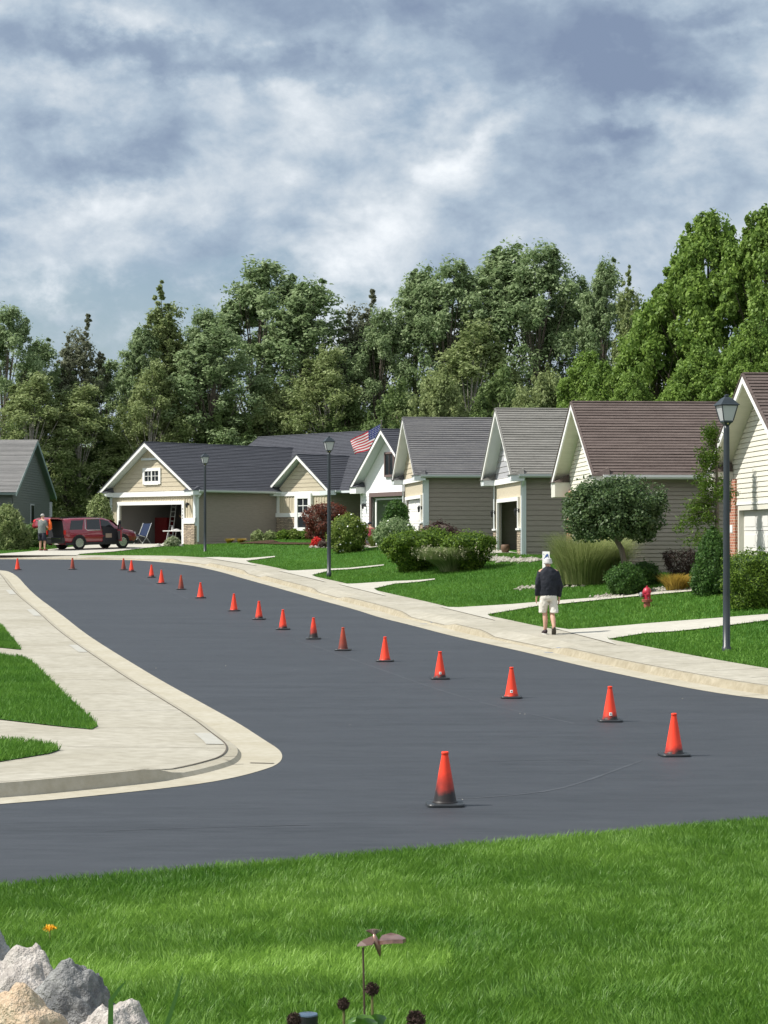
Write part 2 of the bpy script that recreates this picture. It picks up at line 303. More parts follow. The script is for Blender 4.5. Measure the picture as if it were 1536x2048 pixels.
# road: everything between the two gutters and the near lawn
rb = [tuple(p) for p in RIGHT] + [tuple(p) for p in LEFT] + [(-22, 12.8 - 12.1), (34, 12.8 + 18.6)]
fill('road', rb, zroad, 1.5, M_asph)
def ribbon(name, P, d0, d1, zf, m, mb=None):
    a = P; T = np.gradient(P, axis=0); T /= np.hypot(T[:, 0], T[:, 1])[:, None]; Nn = np.c_[T[:, 1], -T[:, 0]]
    A = P + Nn * d0; B = P + Nn * d1; za = zf(A[:, 0], A[:, 1], 0); zb = zf(B[:, 0], B[:, 1], 1)
    V = np.r_[np.c_[A, za], np.c_[B, zb]]; n = len(P); i = np.arange(n - 1)
    o = npmesh(name, V, np.c_[i, i + 1, i + 1 + n, i + n], m, smooth=False); o['kind'] = 'structure'
    if o.data.polygons[0].normal.z < 0: o.data.flip_normals()
    return o
# houses: near corner x, y, turn, width
HOUSES = dict(h6=(9.75, 46.5, 4.4, 6.7), h5=(6.45, 57.6, 4.4, 6.7), h4=(5.0, 72.0, 5.5, 6.7), h3=(1.69, 84.0, 7.0, 6.7), h2=(1.62, 92.2, 25.0, 6.4), h1=(-10.04, 106.0, 44.0, 7.6))
def hp(k, x, y):
    X, Y, t, W = HOUSES[k]; t = rad(t); return (X + x * math.cos(t) - y * math.sin(t), Y + x * math.sin(t) + y * math.cos(t))
def isect(p, d, P):             # where the ray from p along d meets polyline P
    best = None
    for a, b in zip(P[:-1], P[1:]):
        e = b - a; den = d[0] * e[1] - d[1] * e[0]
        if abs(den) < 1e-9: continue
        t = ((a[0] - p[0]) * e[1] - (a[1] - p[1]) * e[0]) / den; s = ((a[0] - p[0]) * d[1] - (a[1] - p[1]) * d[0]) / den
        if t > 0 and 0 <= s <= 1 and (best is None or t < best): best = t
    return (p[0] + d[0] * best, p[1] + d[1] * best)
SWB = offset(RIGHT, RO)
drives = []; dips = []
for k, (y0, y1, f0, f1) in dict(h6=(1.3, 4.6, .0, .0), h5=(1.6, 5.0, .3, .3), h4=(1.6, 4.9, .3, .3), h3=(1.2, 5.2, .3, .4), h2=(1.5, 5.0, .3, .5)).items():
    t = rad(HOUSES[k][2] + (8 if k in ('h4', 'h3') else 0)); d = (-math.cos(t), -math.sin(t)); a = hp(k, .1, y0); b = hp(k, .1, y1); A = isect(a, d, SWB); B = isect(b, d, SWB)
    a, b = a, b; A = (A[0] - .02, A[1] - f0); B = (B[0], B[1] + f1); A2 = (A[0] * .85 + a[0] * .15, A[1] * .85 + a[1] * .15 + f0 * .9); B2 = (B[0] * .85 + b[0] * .15, B[1] * .85 + b[1] * .15 - f1 * .9)
    q = lambda x, y: hp(k, x, y)
    if k in ('h4', 'h3'): drives.append([q(-2.2, y0), q(-2.2, y1), b, a])
    dips.append(((A[0] + B[0]) / 2, (A[1] + B[1]) / 2))
for pz in ([(990, 1243), (975, 1231), (1073, 1214.5), (1218, 1200), (1310, 1191), (1390, 1184), (1400, 1180), (1310, 1186), (1218, 1195.5), (1073, 1206.5), (918, 1217), (880, 1216)], [(772, 1194), (748, 1179), (790, 1169), (870, 1161), (870, 1159), (790, 1164), (712, 1169), (676, 1170)], [(652, 1166), (624, 1151.5), (662, 1142), (768, 1132.5), (768, 1130.5), (662, 1139), (594, 1142.5), (556, 1143)], [(514, 1133), (492, 1123), (550, 1115.3), (550, 1113.4), (490, 1118), (436, 1115.5), (405, 1116)]):
    drives.append([tuple(at(*p)[:2]) for p in pz])
p1 = [tuple(at(*p)[:2]) for p in [(1232, 1292), (1216, 1280.6), (1240, 1277), (1290, 1269), (1536, 1243), (1900, 1205), (1900, 1180), (1536, 1231), (1300, 1249), (1180, 1259), (1138, 1261.5), (1098, 1256)]]
drives.append(p1); dips.append(tuple(np.mean([p1[0], p1[-1]], axis=0)))
g0, g1 = hp('h1', .1, 1.0), hp('h1', .1, 6.6)
drives.append([g0, tuple(at(230, 1104)[:2]), tuple(at(161, 1109)[:2]), tuple(at(150, 1112)[:2]), tuple(at(-60, 1112)[:2]), tuple(at(60, 1104)[:2]), g1]); dips.append(tuple(at(60, 1113)[:2]))
def dipf(P):                    # curb height along the right edge: dropped in front of driveways
    h = np.full(len(P), .125)
    for x, y in dips:
        d = np.hypot(P[:, 0] - x, P[:, 1] - y); h = np.minimum(h, .035 + .09 * np.clip((d - 2.6) / .6, 0, 1))
    return h
hR = dipf(offset(RIGHT, .0001) if False else RIGHT)
def Z(extra): return lambda X, Y, e: CZ - Hr(Y) + extra
ribbon('gutter', RIGHT, -.02, RC, lambda X, Y, e: CZ - Hr(Y) + (.004 if e == 0 else .004), M_curb)
ribbon('curb', RIGHT, RC, RC + .05, lambda X, Y, e: CZ - Hr(Y) + (.002 if e == 0 else hR), M_curbd)
ribbon('curb', RIGHT, RC + .05, RS, lambda X, Y, e: CZ - Hr(Y) + (hR if e == 0 else hR + .006), M_curbd)
ribbon('sidewalk', RIGHT, RS, RS + .45, lambda X, Y, e: CZ - Hr(Y) + (hR + .006 if e == 0 else .145), M_conc)
ribbon('sidewalk', RIGHT, RS + .45, RO, lambda X, Y, e: CZ - Hr(Y) + (.145 if e == 0 else .165), M_conc)
ribbon('sidewalk', RIGHT, RO, RO + .01, lambda X, Y, e: CZ - Hr(Y) + (.165 if e == 0 else .05), M_conc)
# left block
LH = np.where((LEFT[:, 1] < 18.75) & (LEFT[:, 0] < -.5), .13, .045)
_lx = LEFT[:, 0] / LEFT[:, 1] * F + CX
LH = np.where(LEFT[:, 1] < 19.6, np.clip((440 - _lx) / 60, 0, 1) * .085 + .045, .045)
LC = .42
ribbon('gutter', LEFT, -.02, LC, lambda X, Y, e: CZ - Hr(Y) + .004, M_curb)
ribbon('curb', LEFT, LC, LC + .04, lambda X, Y, e: CZ - Hr(Y) + (.002 if e == 0 else LH), M_curb)
ribbon('curb', LEFT, LC + .04, LC + .17, lambda X, Y, e: CZ - Hr(Y) + (LH if e == 0 else LH * .5 + .055), M_curb)
LB = offset(LEFT, LC + .16)
def zslab(X, Y):
    X = np.asarray(X, float); Y = np.asarray(Y, float); d = sdist(L2, X, Y); i = [int(np.argmin(np.hypot(LEFT[:, 0] - x, LEFT[:, 1] - y))) for x, y in zip(X, Y)]; h = LH[i] * .5 + .055
    t = np.clip((d - .58) / 1.0, 0, 1); return CZ - Hr(Y) + (h * (1 - t) + (riseL(d)) * t)
fill('sidewalk', [tuple(p) for p in LB] + [(-24, 12), (-62, 50)], zslab, .8, M_conc)
LL = [[(0, 1250), (25, 1279), (42, 1300), (0, 1296), (-500, 1275), (-500, 1200)],
      [(0, 1310), (45, 1316), (62, 1322), (90, 1350), (150, 1408), (190, 1445), (196, 1453), (184, 1460), (130, 1455), (0, 1440), (-500, 1400), (-500, 1285)],
      [(0, 1484), (60, 1487), (105, 1494), (120, 1501), (100, 1508), (0, 1525), (-500, 1600), (-500, 1450)]]
LLP = [[tuple(at(*p)[:2]) for p in q] for q in LL]
for q in LLP: fill('lawn', q, lambda X, Y: zslab(X, Y) + .012, .5, M_lawn)
# right lawn
rl = [tuple(p) for p in SWB] + [(-60, 128), (60, 128), (60, 50)]
fill('lawn', rl, lambda X, Y: G(X, Y), 1.1, M_lawn)
for q in drives: fill('driveway', q, lambda X, Y: np.maximum(G(X, Y) + .035, CZ - Hr(Y) + .168), .6, M_drive)
fill('lawn', [(-22, 13.1 - 12.03), (34, 13.1 + 18.6), (34, -2), (-22, -2)], lambda X, Y: CZ - Hlawn(wv(X, Y)), .8, M_lawn)
o = npmesh('kerb_strip', np.array([(-22, 1.07, .2), (34, 31.7, .2), (34, 31.7, -.1), (-22, 1.07, -.1)]), np.array([[0, 1, 2, 3]]), M_curb); o['kind'] = 'structure'
# joints and seams laid 4 mm above
mb = MB()
def joint(mb, a, b, w, zf, hz=.005):
    a = np.array(a, float); b = np.array(b, float); d = b - a; Ln = np.hypot(*d); n = max(1, int(Ln / .4)); nn = np.array([-d[1], d[0]]) / Ln * w / 2
    for i in range(n):
        p = a + d * i / n; q = a + d * (i + 1) / n; c = np.array([p - nn, q - nn, q + nn, p + nn]); z = zf(c[:, 0], c[:, 1]) + hz; mb.quad(*[(c[j, 0], c[j, 1], z[j]) for j in range(4)])
def zside(X, Y):
    d = sdist(RIGHT, X, Y); return CZ - Hr(Y) + np.interp(d, [RS, RS + .45, RO], [.125, .145, .165])
Tn = np.gradient(RIGHT, axis=0); Tn /= np.hypot(Tn[:, 0], Tn[:, 1])[:, None]
for i in range(12, len(RIGHT) - 40, 3):
    nrm = np.array([Tn[i, 1], -Tn[i, 0]]); joint(mb, RIGHT[i] + nrm * (RS + .45), RIGHT[i] + nrm * (RO - .01), .014, zside)
for i in range(10, len(LEFT) - 30, 11):
    T = LEFT[i + 1] - LEFT[i - 1]; T /= np.hypot(*T); nrm = np.array([T[1], -T[0]]); e = LEFT[i] + nrm * 2.3
    if LEFT[i, 1] > 20: joint(mb, LEFT[i] + nrm * (LC + .18), e, .014, zslab)
def zcurb(X, Y):
    i = [int(np.argmin(np.hypot(RIGHT[:, 0] - x, RIGHT[:, 1] - y))) for x, y in zip(X, Y)]; return CZ - Hr(Y) + hR[i] + .006
TR = offset(RIGHT[8:-30], RS)
for a, b in zip(TR[:-1], TR[1:]):
    if np.hypot(*(b - a)) < .9: joint(mb, a, b, .014, zcurb)
for i in range(12, len(RIGHT) - 40, 6):
    nrm = np.array([Tn[i, 1], -Tn[i, 0]]); joint(mb, RIGHT[i] + nrm * .02, RIGHT[i] + nrm * (RC - .02), .012, lambda X, Y: CZ - Hr(Y) + .004); joint(mb, RIGHT[i] + nrm * (RC + .05), RIGHT[i] + nrm * RS, .012, zcurb)
for P in (LB[20:-10],):
    for a, b in zip(P[:-1], P[1:]):
        if np.hypot(*(b - a)) < .6: joint(mb, a, b, .018, zslab)
mb.build('sidewalk_joint', M_joint)['kind'] = 'structure'
_px = LEFT[:, 0] / LEFT[:, 1] * F + CX; _py = HY + Hr(LEFT[:, 1]) / LEFT[:, 1] * F; _T = np.gradient(LEFT, axis=0); _T /= np.hypot(_T[:, 0], _T[:, 1])[:, None]; _N = np.c_[_T[:, 1], -_T[:, 0]]
for y0, y1, d1 in ((1478, 1503, .80), (1296, 1312, .78), (1224, 1238, .8), (1184, 1194, .8)):
    k = [i for i in range(len(LEFT)) if y0 <= _py[i] <= y1 and _px[i] < 570 and i < int(np.argmax(_px))]; A = [tuple(LEFT[i] + _N[i] * .60) for i in k]; B = [tuple(LEFT[i] + _N[i] * d1) for i in k[::-1]]
    if len(k) > 1: fill('curb_inlet_slab', A + B, lambda X, Y: zslab(X, Y) + .007, .3, M_newc)
mb = MB(); joint(mb, at(500, 1527)[:2], at(548, 1528)[:2], .05, lambda X, Y: CZ - Hr(Y) + .004); joint(mb, at(446, 1519)[:2], at(474, 1529)[:2], .04, lambda X, Y: zslab(X, Y) + .004); mb.build('curb_inlet_slot', M_joint)['kind'] = 'structure'
# soil line between the lawn and the walks
mb = MB(); TE = offset(RIGHT[10:-30], RO + .04)
for a, b in zip(TE[:-1], TE[1:]):
    if np.hypot(*(b - a)) < .9: joint(mb, a, b, .07, lambda X, Y: CZ - Hr(Y) + .142)
mb.build('soil_edge', M_mulch)['kind'] = 'structure'
mb = MB()
for P, wd in (([(590, 1281), (640, 1295), (700, 1318), (760, 1338), (830, 1364), (900, 1387), (980, 1410), (1060, 1428), (1160, 1450)], .05), ([(860, 1598), (960, 1597), (1100, 1584), (1180, 1560), (1260, 1530), (1290, 1520)], .045), ([(270, 1150), (330, 1178), (380, 1200)], .05), ([(960, 1524), (1110, 1519), (1230, 1522)], .02), ([(620, 1650), (250, 1660), (120, 1668)], .02)):
    P = smooth_line([road_at(*p) for p in P], 2, .4)
    for i, (a, b) in enumerate(zip(P[:-1], P[1:])): joint(mb, a, b + (b - a) * .02, wd * (.5 + .6 * random.random()), zroad, .0025)
mb.build('road_seam', M_seam)['kind'] = 'structure'

def crumbs():                   # grit and leaf bits lying on the street and walks
    r = np.random.default_rng(2); mb = MB()
    for px, py in [(1040, 1428), (1050, 1429), (925, 1600), (590, 1340), (440, 1338), (312, 1337), (1365, 1398), (700, 1450), (350, 1560), (460, 1500), (418, 1502), (1255, 1287)] + [(r.uniform(80, 1500), r.uniform(1180, 1690)) for _ in range(2)]:
        p = at(px, py); s_ = .005 + .006 * r.random(); mb.lathe([(s_ * .6, 0), (s_, s_ * .4), (s_ * .5, s_ * .9)], 5, (p.x, p.y, p.z + .002))
    tag(mb.build('grit', mat('grit', (.45, .43, .38), .8)), 'grit and bits of leaf scattered on the street', 'grit', kind='stuff')
crumbs()
mb = MB()
for y in (1250, 1306):
    i = int(np.argmin(np.abs(HY + Hr(RIGHT[:, 1]) / RIGHT[:, 1] * F - y) + (RIGHT[:, 0] > 6) * 99)); nrm = np.array([Tn[i, 1], -Tn[i, 0]]); joint(mb, RIGHT[i] + nrm * (RC + .05), RIGHT[i] + nrm * (RS + .02), .07, zcurb, .004); joint(mb, RIGHT[i] + nrm * .30, RIGHT[i] + nrm * (RC - .02), .05, lambda X, Y: CZ - Hr(Y) + .004, .004)
mb.build('curb_paint_mark', mat('utility blue paint', (.10, .20, .42), .7))['kind'] = 'structure'
# ------------------------------------------------------------------ grass
rng = np.random.default_rng(5)
M_blade = mat('grass blades', (.050, .155, .012), .5, .35, col2=(.26, .44, .075), attr=True, transl=.35)
M_blade_far = mat('lawn blades', (.050, .150, .018), .6, .2, col2=(.15, .30, .045), attr=True, transl=.35)
def vnoise(x, y, s, seed):
    r = np.random.default_rng(seed); T = r.random((64, 64)); x = x / s; y = y / s; xi = np.floor(x).astype(int); yi = np.floor(y).astype(int); fx = x - xi; fy = y - yi
    fx = fx * fx * (3 - 2 * fx); fy = fy * fy * (3 - 2 * fy); g = lambda a, b: T[a % 64, b % 64]
    return (g(xi, yi) * (1 - fx) + g(xi + 1, yi) * fx) * (1 - fy) + (g(xi, yi + 1) * (1 - fx) + g(xi + 1, yi + 1) * fx) * fy
def blades(name, X, Y, Zc, h, wd, m, lean=.5, rndv=None, seg2=True, hv=.35):
    n = len(X); a = rng.random(n) * 2 * np.pi; hh = h * (1 + hv * (rng.random(n) * 2 - 1)); side = np.c_[np.cos(a), np.sin(a), np.zeros(n)] * (wd / 2) * (.7 + .6 * rng.random((n, 1)))
    flow = vnoise(X, Y, .5, 3) * 4 + vnoise(X, Y, .12, 4) * 5 ; la = flow + (rng.random(n) - .5) * 3.6; ll = lean * hh * (.3 + rng.random(n))
    ld = np.c_[np.cos(la) * ll, np.sin(la) * ll, np.zeros(n)]; P = np.c_[X, Y, Zc]; up = np.array([0, 0, 1.])
    m1 = P + ld * .35 + up * (hh * .6)[:, None]; tip = P + ld + up * (hh * .97)[:, None]
    if seg2:
        V = np.stack([P - side, P + side, m1 + side * .8, m1 - side * .8, tip + side * .12, tip - side * .12], 1).reshape(-1, 3); b = np.arange(n)[:, None] * 6
        Fq = np.concatenate([b + np.array([[0, 1, 2, 3]]), b + np.array([[3, 2, 4, 5]])], 0); k = 6
    else:
        V = np.stack([P - side, P + side, tip + side * .25, tip - side * .25], 1).reshape(-1, 3); b = np.arange(n)[:, None] * 4; Fq = b + np.array([[0, 1, 2, 3]]); k = 4
    r = rng.random(n) if rndv is None else np.clip(rndv, 0, 1)
    return npmesh(name, V, Fq, m, rnd=np.repeat(r, k))
def near_grass():
    n = 560000; Y = 5.6 + (rng.random(n) ** .85) * 11.2; X = (rng.random(n) * 2 - 1) * (.235 * Y + .7); k = wv(X, Y) < 13.07 - .03 * rng.random(n) + .05 * vnoise(X, Y, .2, 9); X = X[k]; Y = Y[k]
    c = -.01 + .42 * vnoise(X, Y, 1.1, 1) + .55 * vnoise(X, Y, 1.3, 21) * vnoise(X, Y, .35, 2) + .42 * (rng.random(len(X)) - .3)
    yel = np.exp(-(((Y - 9.1 - .12 * X) / .42) ** 2)) * (X < .3) * np.clip((X + 2.3), 0, 1) * (.5 + vnoise(X, Y, .3, 6)); c = c + yel * .9 + .35 * np.exp(-(((Y - 11.4 - .5 * X) / .7) ** 2)) * np.exp(-(((X + .9) / .7) ** 2)) + .25 * np.exp(-(((Y - 12.2 - .35 * X) / 1.1) ** 2)) * np.exp(-(((X - 1.4) / .8) ** 2))  # the pale zones at the end paint sunlit patches into the blade tint
    return blades('grass', X, Y, CZ - Hlawn(wv(X, Y)) - .004, .05, .0046, M_blade, .6, c)
tag(near_grass(), 'short green lawn grass in the foreground', 'grass', kind='stuff')
def far_grass():
    n = 620000; Y = 27 + rng.random(n) ** 1.15 * 85; X = (rng.random(n) * 2 - 1) * .2 * Y; d = sdist(R2, X, Y)
    k = (d > RO + .01) & (d < 16) & (rng.random(n) < np.clip(70 / Y, .45, 1))
    for q in drives: k &= ~inpoly(X, Y, q)
    for h in HOUSES:
        hx, hy, t, W = HOUSES[h]; t = rad(t); dx = X - hx; dy = Y - hy; u = dx * math.cos(t) + dy * math.sin(t); v = -dx * math.sin(t) + dy * math.cos(t); k &= ~((u > -.1) & (v > -.1) & (v < W + .1))
    X = X[k]; Y = Y[k]; return X, Y, G(X, Y)
X, Y, Zc = far_grass(); c = .15 + .5 * vnoise(X, Y * .35, 1.6, 11) + .35 * rng.random(len(X))
tag(blades('grass', X, Y, Zc - .005, .062, .022, M_blade_far, .7, c, False), 'mown green grass on the lawns in front of the houses', 'grass', kind='stuff')
def left_grass():
    xs = []; 
    for q in LLP:
        A = np.array(q); x0 = -.215 * 40; n = 90000; x = rng.uniform(-9.5, A[:, 0].max(), n); y = rng.uniform(A[:, 1].min(), A[:, 1].max(), n); k = inpoly(x, y, q) & (x > -.2 * y - .3); xs.append(np.c_[x[k], y[k]])
    P = np.concatenate(xs); return P[:, 0], P[:, 1]
X, Y = left_grass(); zc = CZ - Hr(Y) + riseL(sdist(L2, X, Y)) + .01; c = .15 + .5 * vnoise(X, Y, .8, 12) + .35 * rng.random(len(X))
tag(blades('grass', X, Y, zc, .06, .012, M_blade_far, .7, c, False), 'mown green grass on the lawn patches of the left street corner', 'grass', kind='stuff')
# ------------------------------------------------------------------ houses
def sidingmat(n, c, c2): return mat(n, c, .6, .25, col2=c2, nscale=2.5, stretch=(1, 1, 9), bump=.1, bscale=30)
M_taupe = sidingmat('taupe siding', (.275, .235, .205), (.325, .28, .245))
M_tan = sidingmat('tan siding', (.50, .44, .33), (.56, .50, .38))
M_cream = sidingmat('cream siding', (.66, .64, .55), (.72, .70, .61))
M_greige = sidingmat('greige siding', (.37, .32, .28), (.43, .37, .325))
M_wsid = sidingmat('white siding', (.80, .79, .80), (.86, .85, .86))
M_gray = sidingmat('cool grey siding', (.36, .36, .38), (.41, .41, .43))
M_green = sidingmat('green grey siding', (.16, .18, .172), (.20, .22, .21))
def shingle(n, a, b, c):
    m = brickmat(n, a, b, c, .33, 5.0, .006, .9, bump=.05); return m
def shinglemat(n, a, b, c):
    m = groundmat(n, a, b, c, 1.3, 11, .92, .15, .6, 40, (.9, 5, 7)); return m
R_slate = shinglemat('slate shingles', (.050, .054, .068), (.075, .080, .096), (.105, .105, .115))
R_dgray = shinglemat('dark grey shingles', (.070, .074, .088), (.135, .135, .145), (.25, .24, .22))
R_gbrown = shinglemat('grey brown shingles', (.12, .117, .108), (.21, .205, .19), (.31, .30, .275))
R_brown = shinglemat('brown shingles', (.070, .052, .047), (.135, .105, .095), (.20, .165, .15))
R_lgray = shinglemat('light grey shingles', (.17, .17, .17), (.24, .235, .23), (.30, .29, .28))
M_brick = brickmat('red brick', (.33, .105, .065), (.45, .19, .12), (.52, .42, .34), .21, .073, .010, .85, bump=.5)
M_ledge = brickmat('ledge stone', (.50, .40, .29), (.30, .24, .19), (.10, .08, .065), .34, .085, .012, .85, bump=.9, noise=.09, offs=.37)
def lap(mb, p, d, n, span, z0, z1, course=.12, gap=.022):
    """lapped siding: p origin, d unit direction along the wall, n outward normal, span(z)->(a,b)"""
    p = Vector(p); d = Vector(d); n = Vector(n); z = z0
    while z < z1 - .01:
        t = min(z + course - gap, z1); a0, b0 = span(z); a1, b1 = span(t)
        if b0 - a0 > .03:
            if b1 < a1: a1 = b1 = (a0 + b0) / 2
            P = lambda s, zz, o: p + d * s + Vector((0, 0, zz)) + n * o
            mb.quad(P(a0, z, .030), P(b0, z, .030), P(b1, t, .018), P(a1, t, .018)); mb.quad(P(a0, z, -.01), P(b0, z, -.01), P(b0, z, .030), P(a0, z, .030)); mb.quad(P(a1, t, .018), P(b1, t, .018), P(b1, t + .004, -.01), P(a1, t + .004, -.01))
        z += course
def slope(mb, e0, e1, r0, r1, course=.175, butt=.025):
    """shingled roof plane from eave edge e0-e1 to ridge edge r0-r1, each course a real step"""
    e0, e1, r0, r1 = map(Vector, (e0, e1, r0, r1)); n = (e1 - e0).cross(r0 - e0).normalized()
    if n.z < 0: n = -n
    L = max((r0 - e0).length, (r1 - e1).length); k = max(2, int(L / course)); rr = random.Random(int(L * 1000))
    for i in range(k):
        a, b = i / k, (i + 1) / k; bt = butt * (.75 + .5 * rr.random())
        A = e0.lerp(r0, a); B = e1.lerp(r1, a); Cc = e1.lerp(r1, b); D = e0.lerp(r0, b)
        mb.quad(A + n * bt, B + n * bt, Cc, D); mb.quad(A - n * .004, B - n * .004, B + n * bt, A + n * bt)
def gable_roof(root, mname, m, x0, x1, yc, half, ze, zr, parts=True, rake=True, trim=M_white, far=True, soffit=None, course=.165):
    """ridge along local x at y=yc; eave edges at yc +- half, height ze"""
    mb = MB(); s = (zr - ze) / half
    slope(mb, (x0, yc - half, ze), (x1, yc - half, ze), (x0, yc, zr), (x1, yc, zr), course); slope(mb, (x0, yc + half, ze), (x1, yc + half, ze), (x0, yc, zr), (x1, yc, zr), course)
    mb.tube([(x0 - .01, yc, zr + .012), (x1, yc, zr + .012)], .045, 6)
    r = mb.build('roof', m, root)
    sf = MB(); th = .10
    for sg in (-1, 1):
        sf.prism([(x0 + .02, yc, zr - .012), (x0 + .02, yc + sg * half, ze - .012), (x0 + .02, yc + sg * half, ze - th), (x0 + .02, yc, zr - th)], (x1 - x0 - .04, 0, 0))
    sf.build('soffit', soffit or M_offw, root)
    if rake:
        for sg in (-1, 1):
            f = MB(); h = .19; f.prism([(x0 - .03, yc, zr - .005), (x0 - .03, yc + sg * (half + .02), ze - .02), (x0 - .03, yc + sg * (half + .02), ze - .02 - h), (x0 - .03, yc, zr - h * 1.12)], (.05, 0, 0)); f.build('fascia', trim, root)
            f = MB(); f.prism([(x0 - .055, yc, zr + .03), (x0 - .055, yc + sg * (half + .03), ze + .01), (x0 - .055, yc + sg * (half + .03), ze - .03), (x0 - .055, yc, zr - .008)], (.07, 0, 0)); f.build('roof_edge', m, root)
def gutter(root, x0, x1, y, z, m=M_gutter):
    g = MB(); g.prism([(x0, y + .02, z - .12), (x0, y - .07, z - .12), (x0, y - .11, z - .07), (x0, y - .11, z + .0), (x0, y + .02, z + .0)], (x1 - x0, 0, 0)); g.build('gutter', m, root)
def downspout(root, x, y0, y, zt, zb, m, kick=True, kd=(0, -.45)):
    d = MB(); d.beam((x, y0, zt), (x, y - .05, zt - .32), .08, .06, (1, 0, 0)); d.box(x - .045, x + .045, y - .09, y - .02, zb + .15, zt - .3)
    if kick: d.beam((x, y - .05, zb + .2), (x + kd[0], y + kd[1] - .05, zb - .12), .08, .06, (1, 0, 0))
    d.build('downspout', m, root)
def wall_lamp(root, y, z, x=-.02):
    l = MB(); l.box(x - .05, x, y - .04, y + .04, z - .06, z + .08); l.beam((x - .03, y, z + .06), (x - .14, y, z + .1), .02, .02); l.lathe([(.02, .10), (.085, .02), (.085, 0)], 4, (x - .14, y, z)); l.lathe([(.07, 0), (.045, -.16), (.03, -.18)], 4, (x - .14, y, z))
    l.build('wall_lamp', M_black, root)
def garage_door(root, y0, y1, z1, x=.12, m=M_white, win=False):
    d = MB(); n = 4
    for i in range(n):
        za = z1 * i / n + .006; zb = z1 * (i + 1) / n - .006; d.box(x, x + .05, y0, y1, za, zb)
        for j in range(4):
            ya = y0 + (y1 - y0) * j / 4 + .1; yb = y0 + (y1 - y0) * (j + 1) / 4 - .1; d.box(x - .012, x, ya, yb, za + .1, zb - .1)
    o = d.build('garage_door', m, root); return o
def frame(root, y0, y1, z1, wd=.14, m=M_white, x=-.035, x1=.14):
    f = MB(); f.box(x, x1, y0 - wd, y0, -.05, z1 + wd); f.box(x, x1, y1, y1 + wd, -.05, z1 + wd); f.box(x - .004, x1 - .004, y0, y1, z1, z1 + wd); f.build('door_frame', m, root)
def gwindow(root, y0, y1, z0, z1, fr=.10, m=M_white, cols=2, x=-.03, mull=True, rows=2, sill=False, dark=None):
    f = MB(); f.box(x - .02, .02, y0 - fr, y0, z0 - fr, z1 + fr); f.box(x - .02, .02, y1, y1 + fr, z0 - fr, z1 + fr); f.box(x - .024, .02, y0, y1, z0 - fr * 1.2, z0); f.box(x - .024, .02, y0, y1, z1, z1 + fr)
    if mull:
        for i in range(1, cols * 1): yy = y0 + (y1 - y0) * i / cols; f.box(x - .015, .01, yy - .04, yy + .04, z0, z1)
    for c in range(cols):
        a = y0 + (y1 - y0) * c / cols; b = y0 + (y1 - y0) * (c + 1) / cols; f.box(x - .006, .005, (a + b) / 2 - .012, (a + b) / 2 + .012, z0 + .002, z1 - .002)
        for r in range(1, rows): zz = z0 + (z1 - z0) * r / rows; f.box(x - .004, .004, a + .002, b - .002, zz - .012, zz + .012)
    w = f.build('window', dark or m, root); p = MB(); p.box(-.002, .012, y0, y1, z0, z1); p.build('pane', M_glass, w)
def shell(root, W, D, ze, zr, half, ovy, wm, crs=.12, openy=None, zt=2.2, fm=None, back=True):
    """walls: y=0 side toward the street camera, y=W far side, back; flat core behind the lapped siding; ze=eave edge height"""
    s = (zr - ze) / half; zw = ze + s * ovy - .1
    mb = MB(); mb.box(.1, D, .035, .15, -.6, zw); lap(mb, (.05, .034, 0), (1, 0, 0), (0, -1, 0), lambda z: (0, D - .05), -.5, zw, crs); mb.build('side_wall', wm, root)
    mb = MB(); mb.box(.1, D, W - .15, W, -.6, zw); mb.build('far_wall', wm, root)
    mb = MB(); zp = zr - .12; mb.prism([(D - .12, 0, -.6), (D - .12, W, -.6), (D - .12, W, zw), (D - .12, W / 2, zp), (D - .12, 0, zw)], (.12, 0, 0)); mb.build('back_wall', wm, root)
    return zw
def front_core(root, W, zw, zp, y0, y1, zt, m, x0=.0, x1=.14, zlow=-.6):
    mb = MB(); mb.box(x0, x1, 0, y0, zlow, zw); mb.box(x0, x1, y1, W, zlow, zw); mb.box(x0, x1, y0, y1, zt, zw); mb.prism([(x0, 0.02, zw), (x0, W - .02, zw), (x0, W / 2, zp)], (x1 - x0, 0, 0)); return mb
def gable_lap(mb, W, z0, zp, zw, course=.13, x=.0):
    sl = (zp - zw) / (W / 2)
    def span(z):
        q = max(0, (z - zw) / sl); return (q, W - q)
    lap(mb, (x, 0, 0), (0, 1, 0), (-1, 0, 0), span, z0, zp - .05, course)
def returns(root, W, ov, ovy, ze, rm, trim=M_offw, h=.24, band=True):
    """boxed eave returns with their little roofs at both ends of the gable front"""
    for y0, y1 in ((-ovy - .03, .32), (W - .32, W + ovy + .03)):
        b = MB(); b.box(-ov - .02, .01, y0, y1, ze - h, ze - .03); b.build('eave_return', trim, root)
        r = MB(); r.prism([(-ov - .06, y0 - .02, ze - .03), (-ov - .06, y1 + .06, ze - .03), (-ov + .02, (y1 + .0), ze + .02), (-ov + .02, y0, ze + .02)], (.02, 0, 0)); r.add([(-ov - .08, y0 - .04, ze - .026), (-ov - .08, y1 + .06, ze - .026), (0, y1 + .02, ze + .22), (0, y0 + .1, ze + .22), (0, y1 + .06, ze - .026), (0, y0 - .04, ze - .026)], [(0, 1, 2, 3), (1, 4, 2), (0, 3, 5)]); r.build('return_roof', rm, root)
    if band: b = MB(); b.box(-.06, .0, .32, W - .32, ze - h, ze - .03); b.build('frieze', M_white, root)
def batten(mb, y0, y1, z0, z1, x=0, step=.3):
    y = y0 + .05
    while y < y1 - .02: mb.box(x - .022, x + .0, y - .022, y + .022, z0, z1); y += step
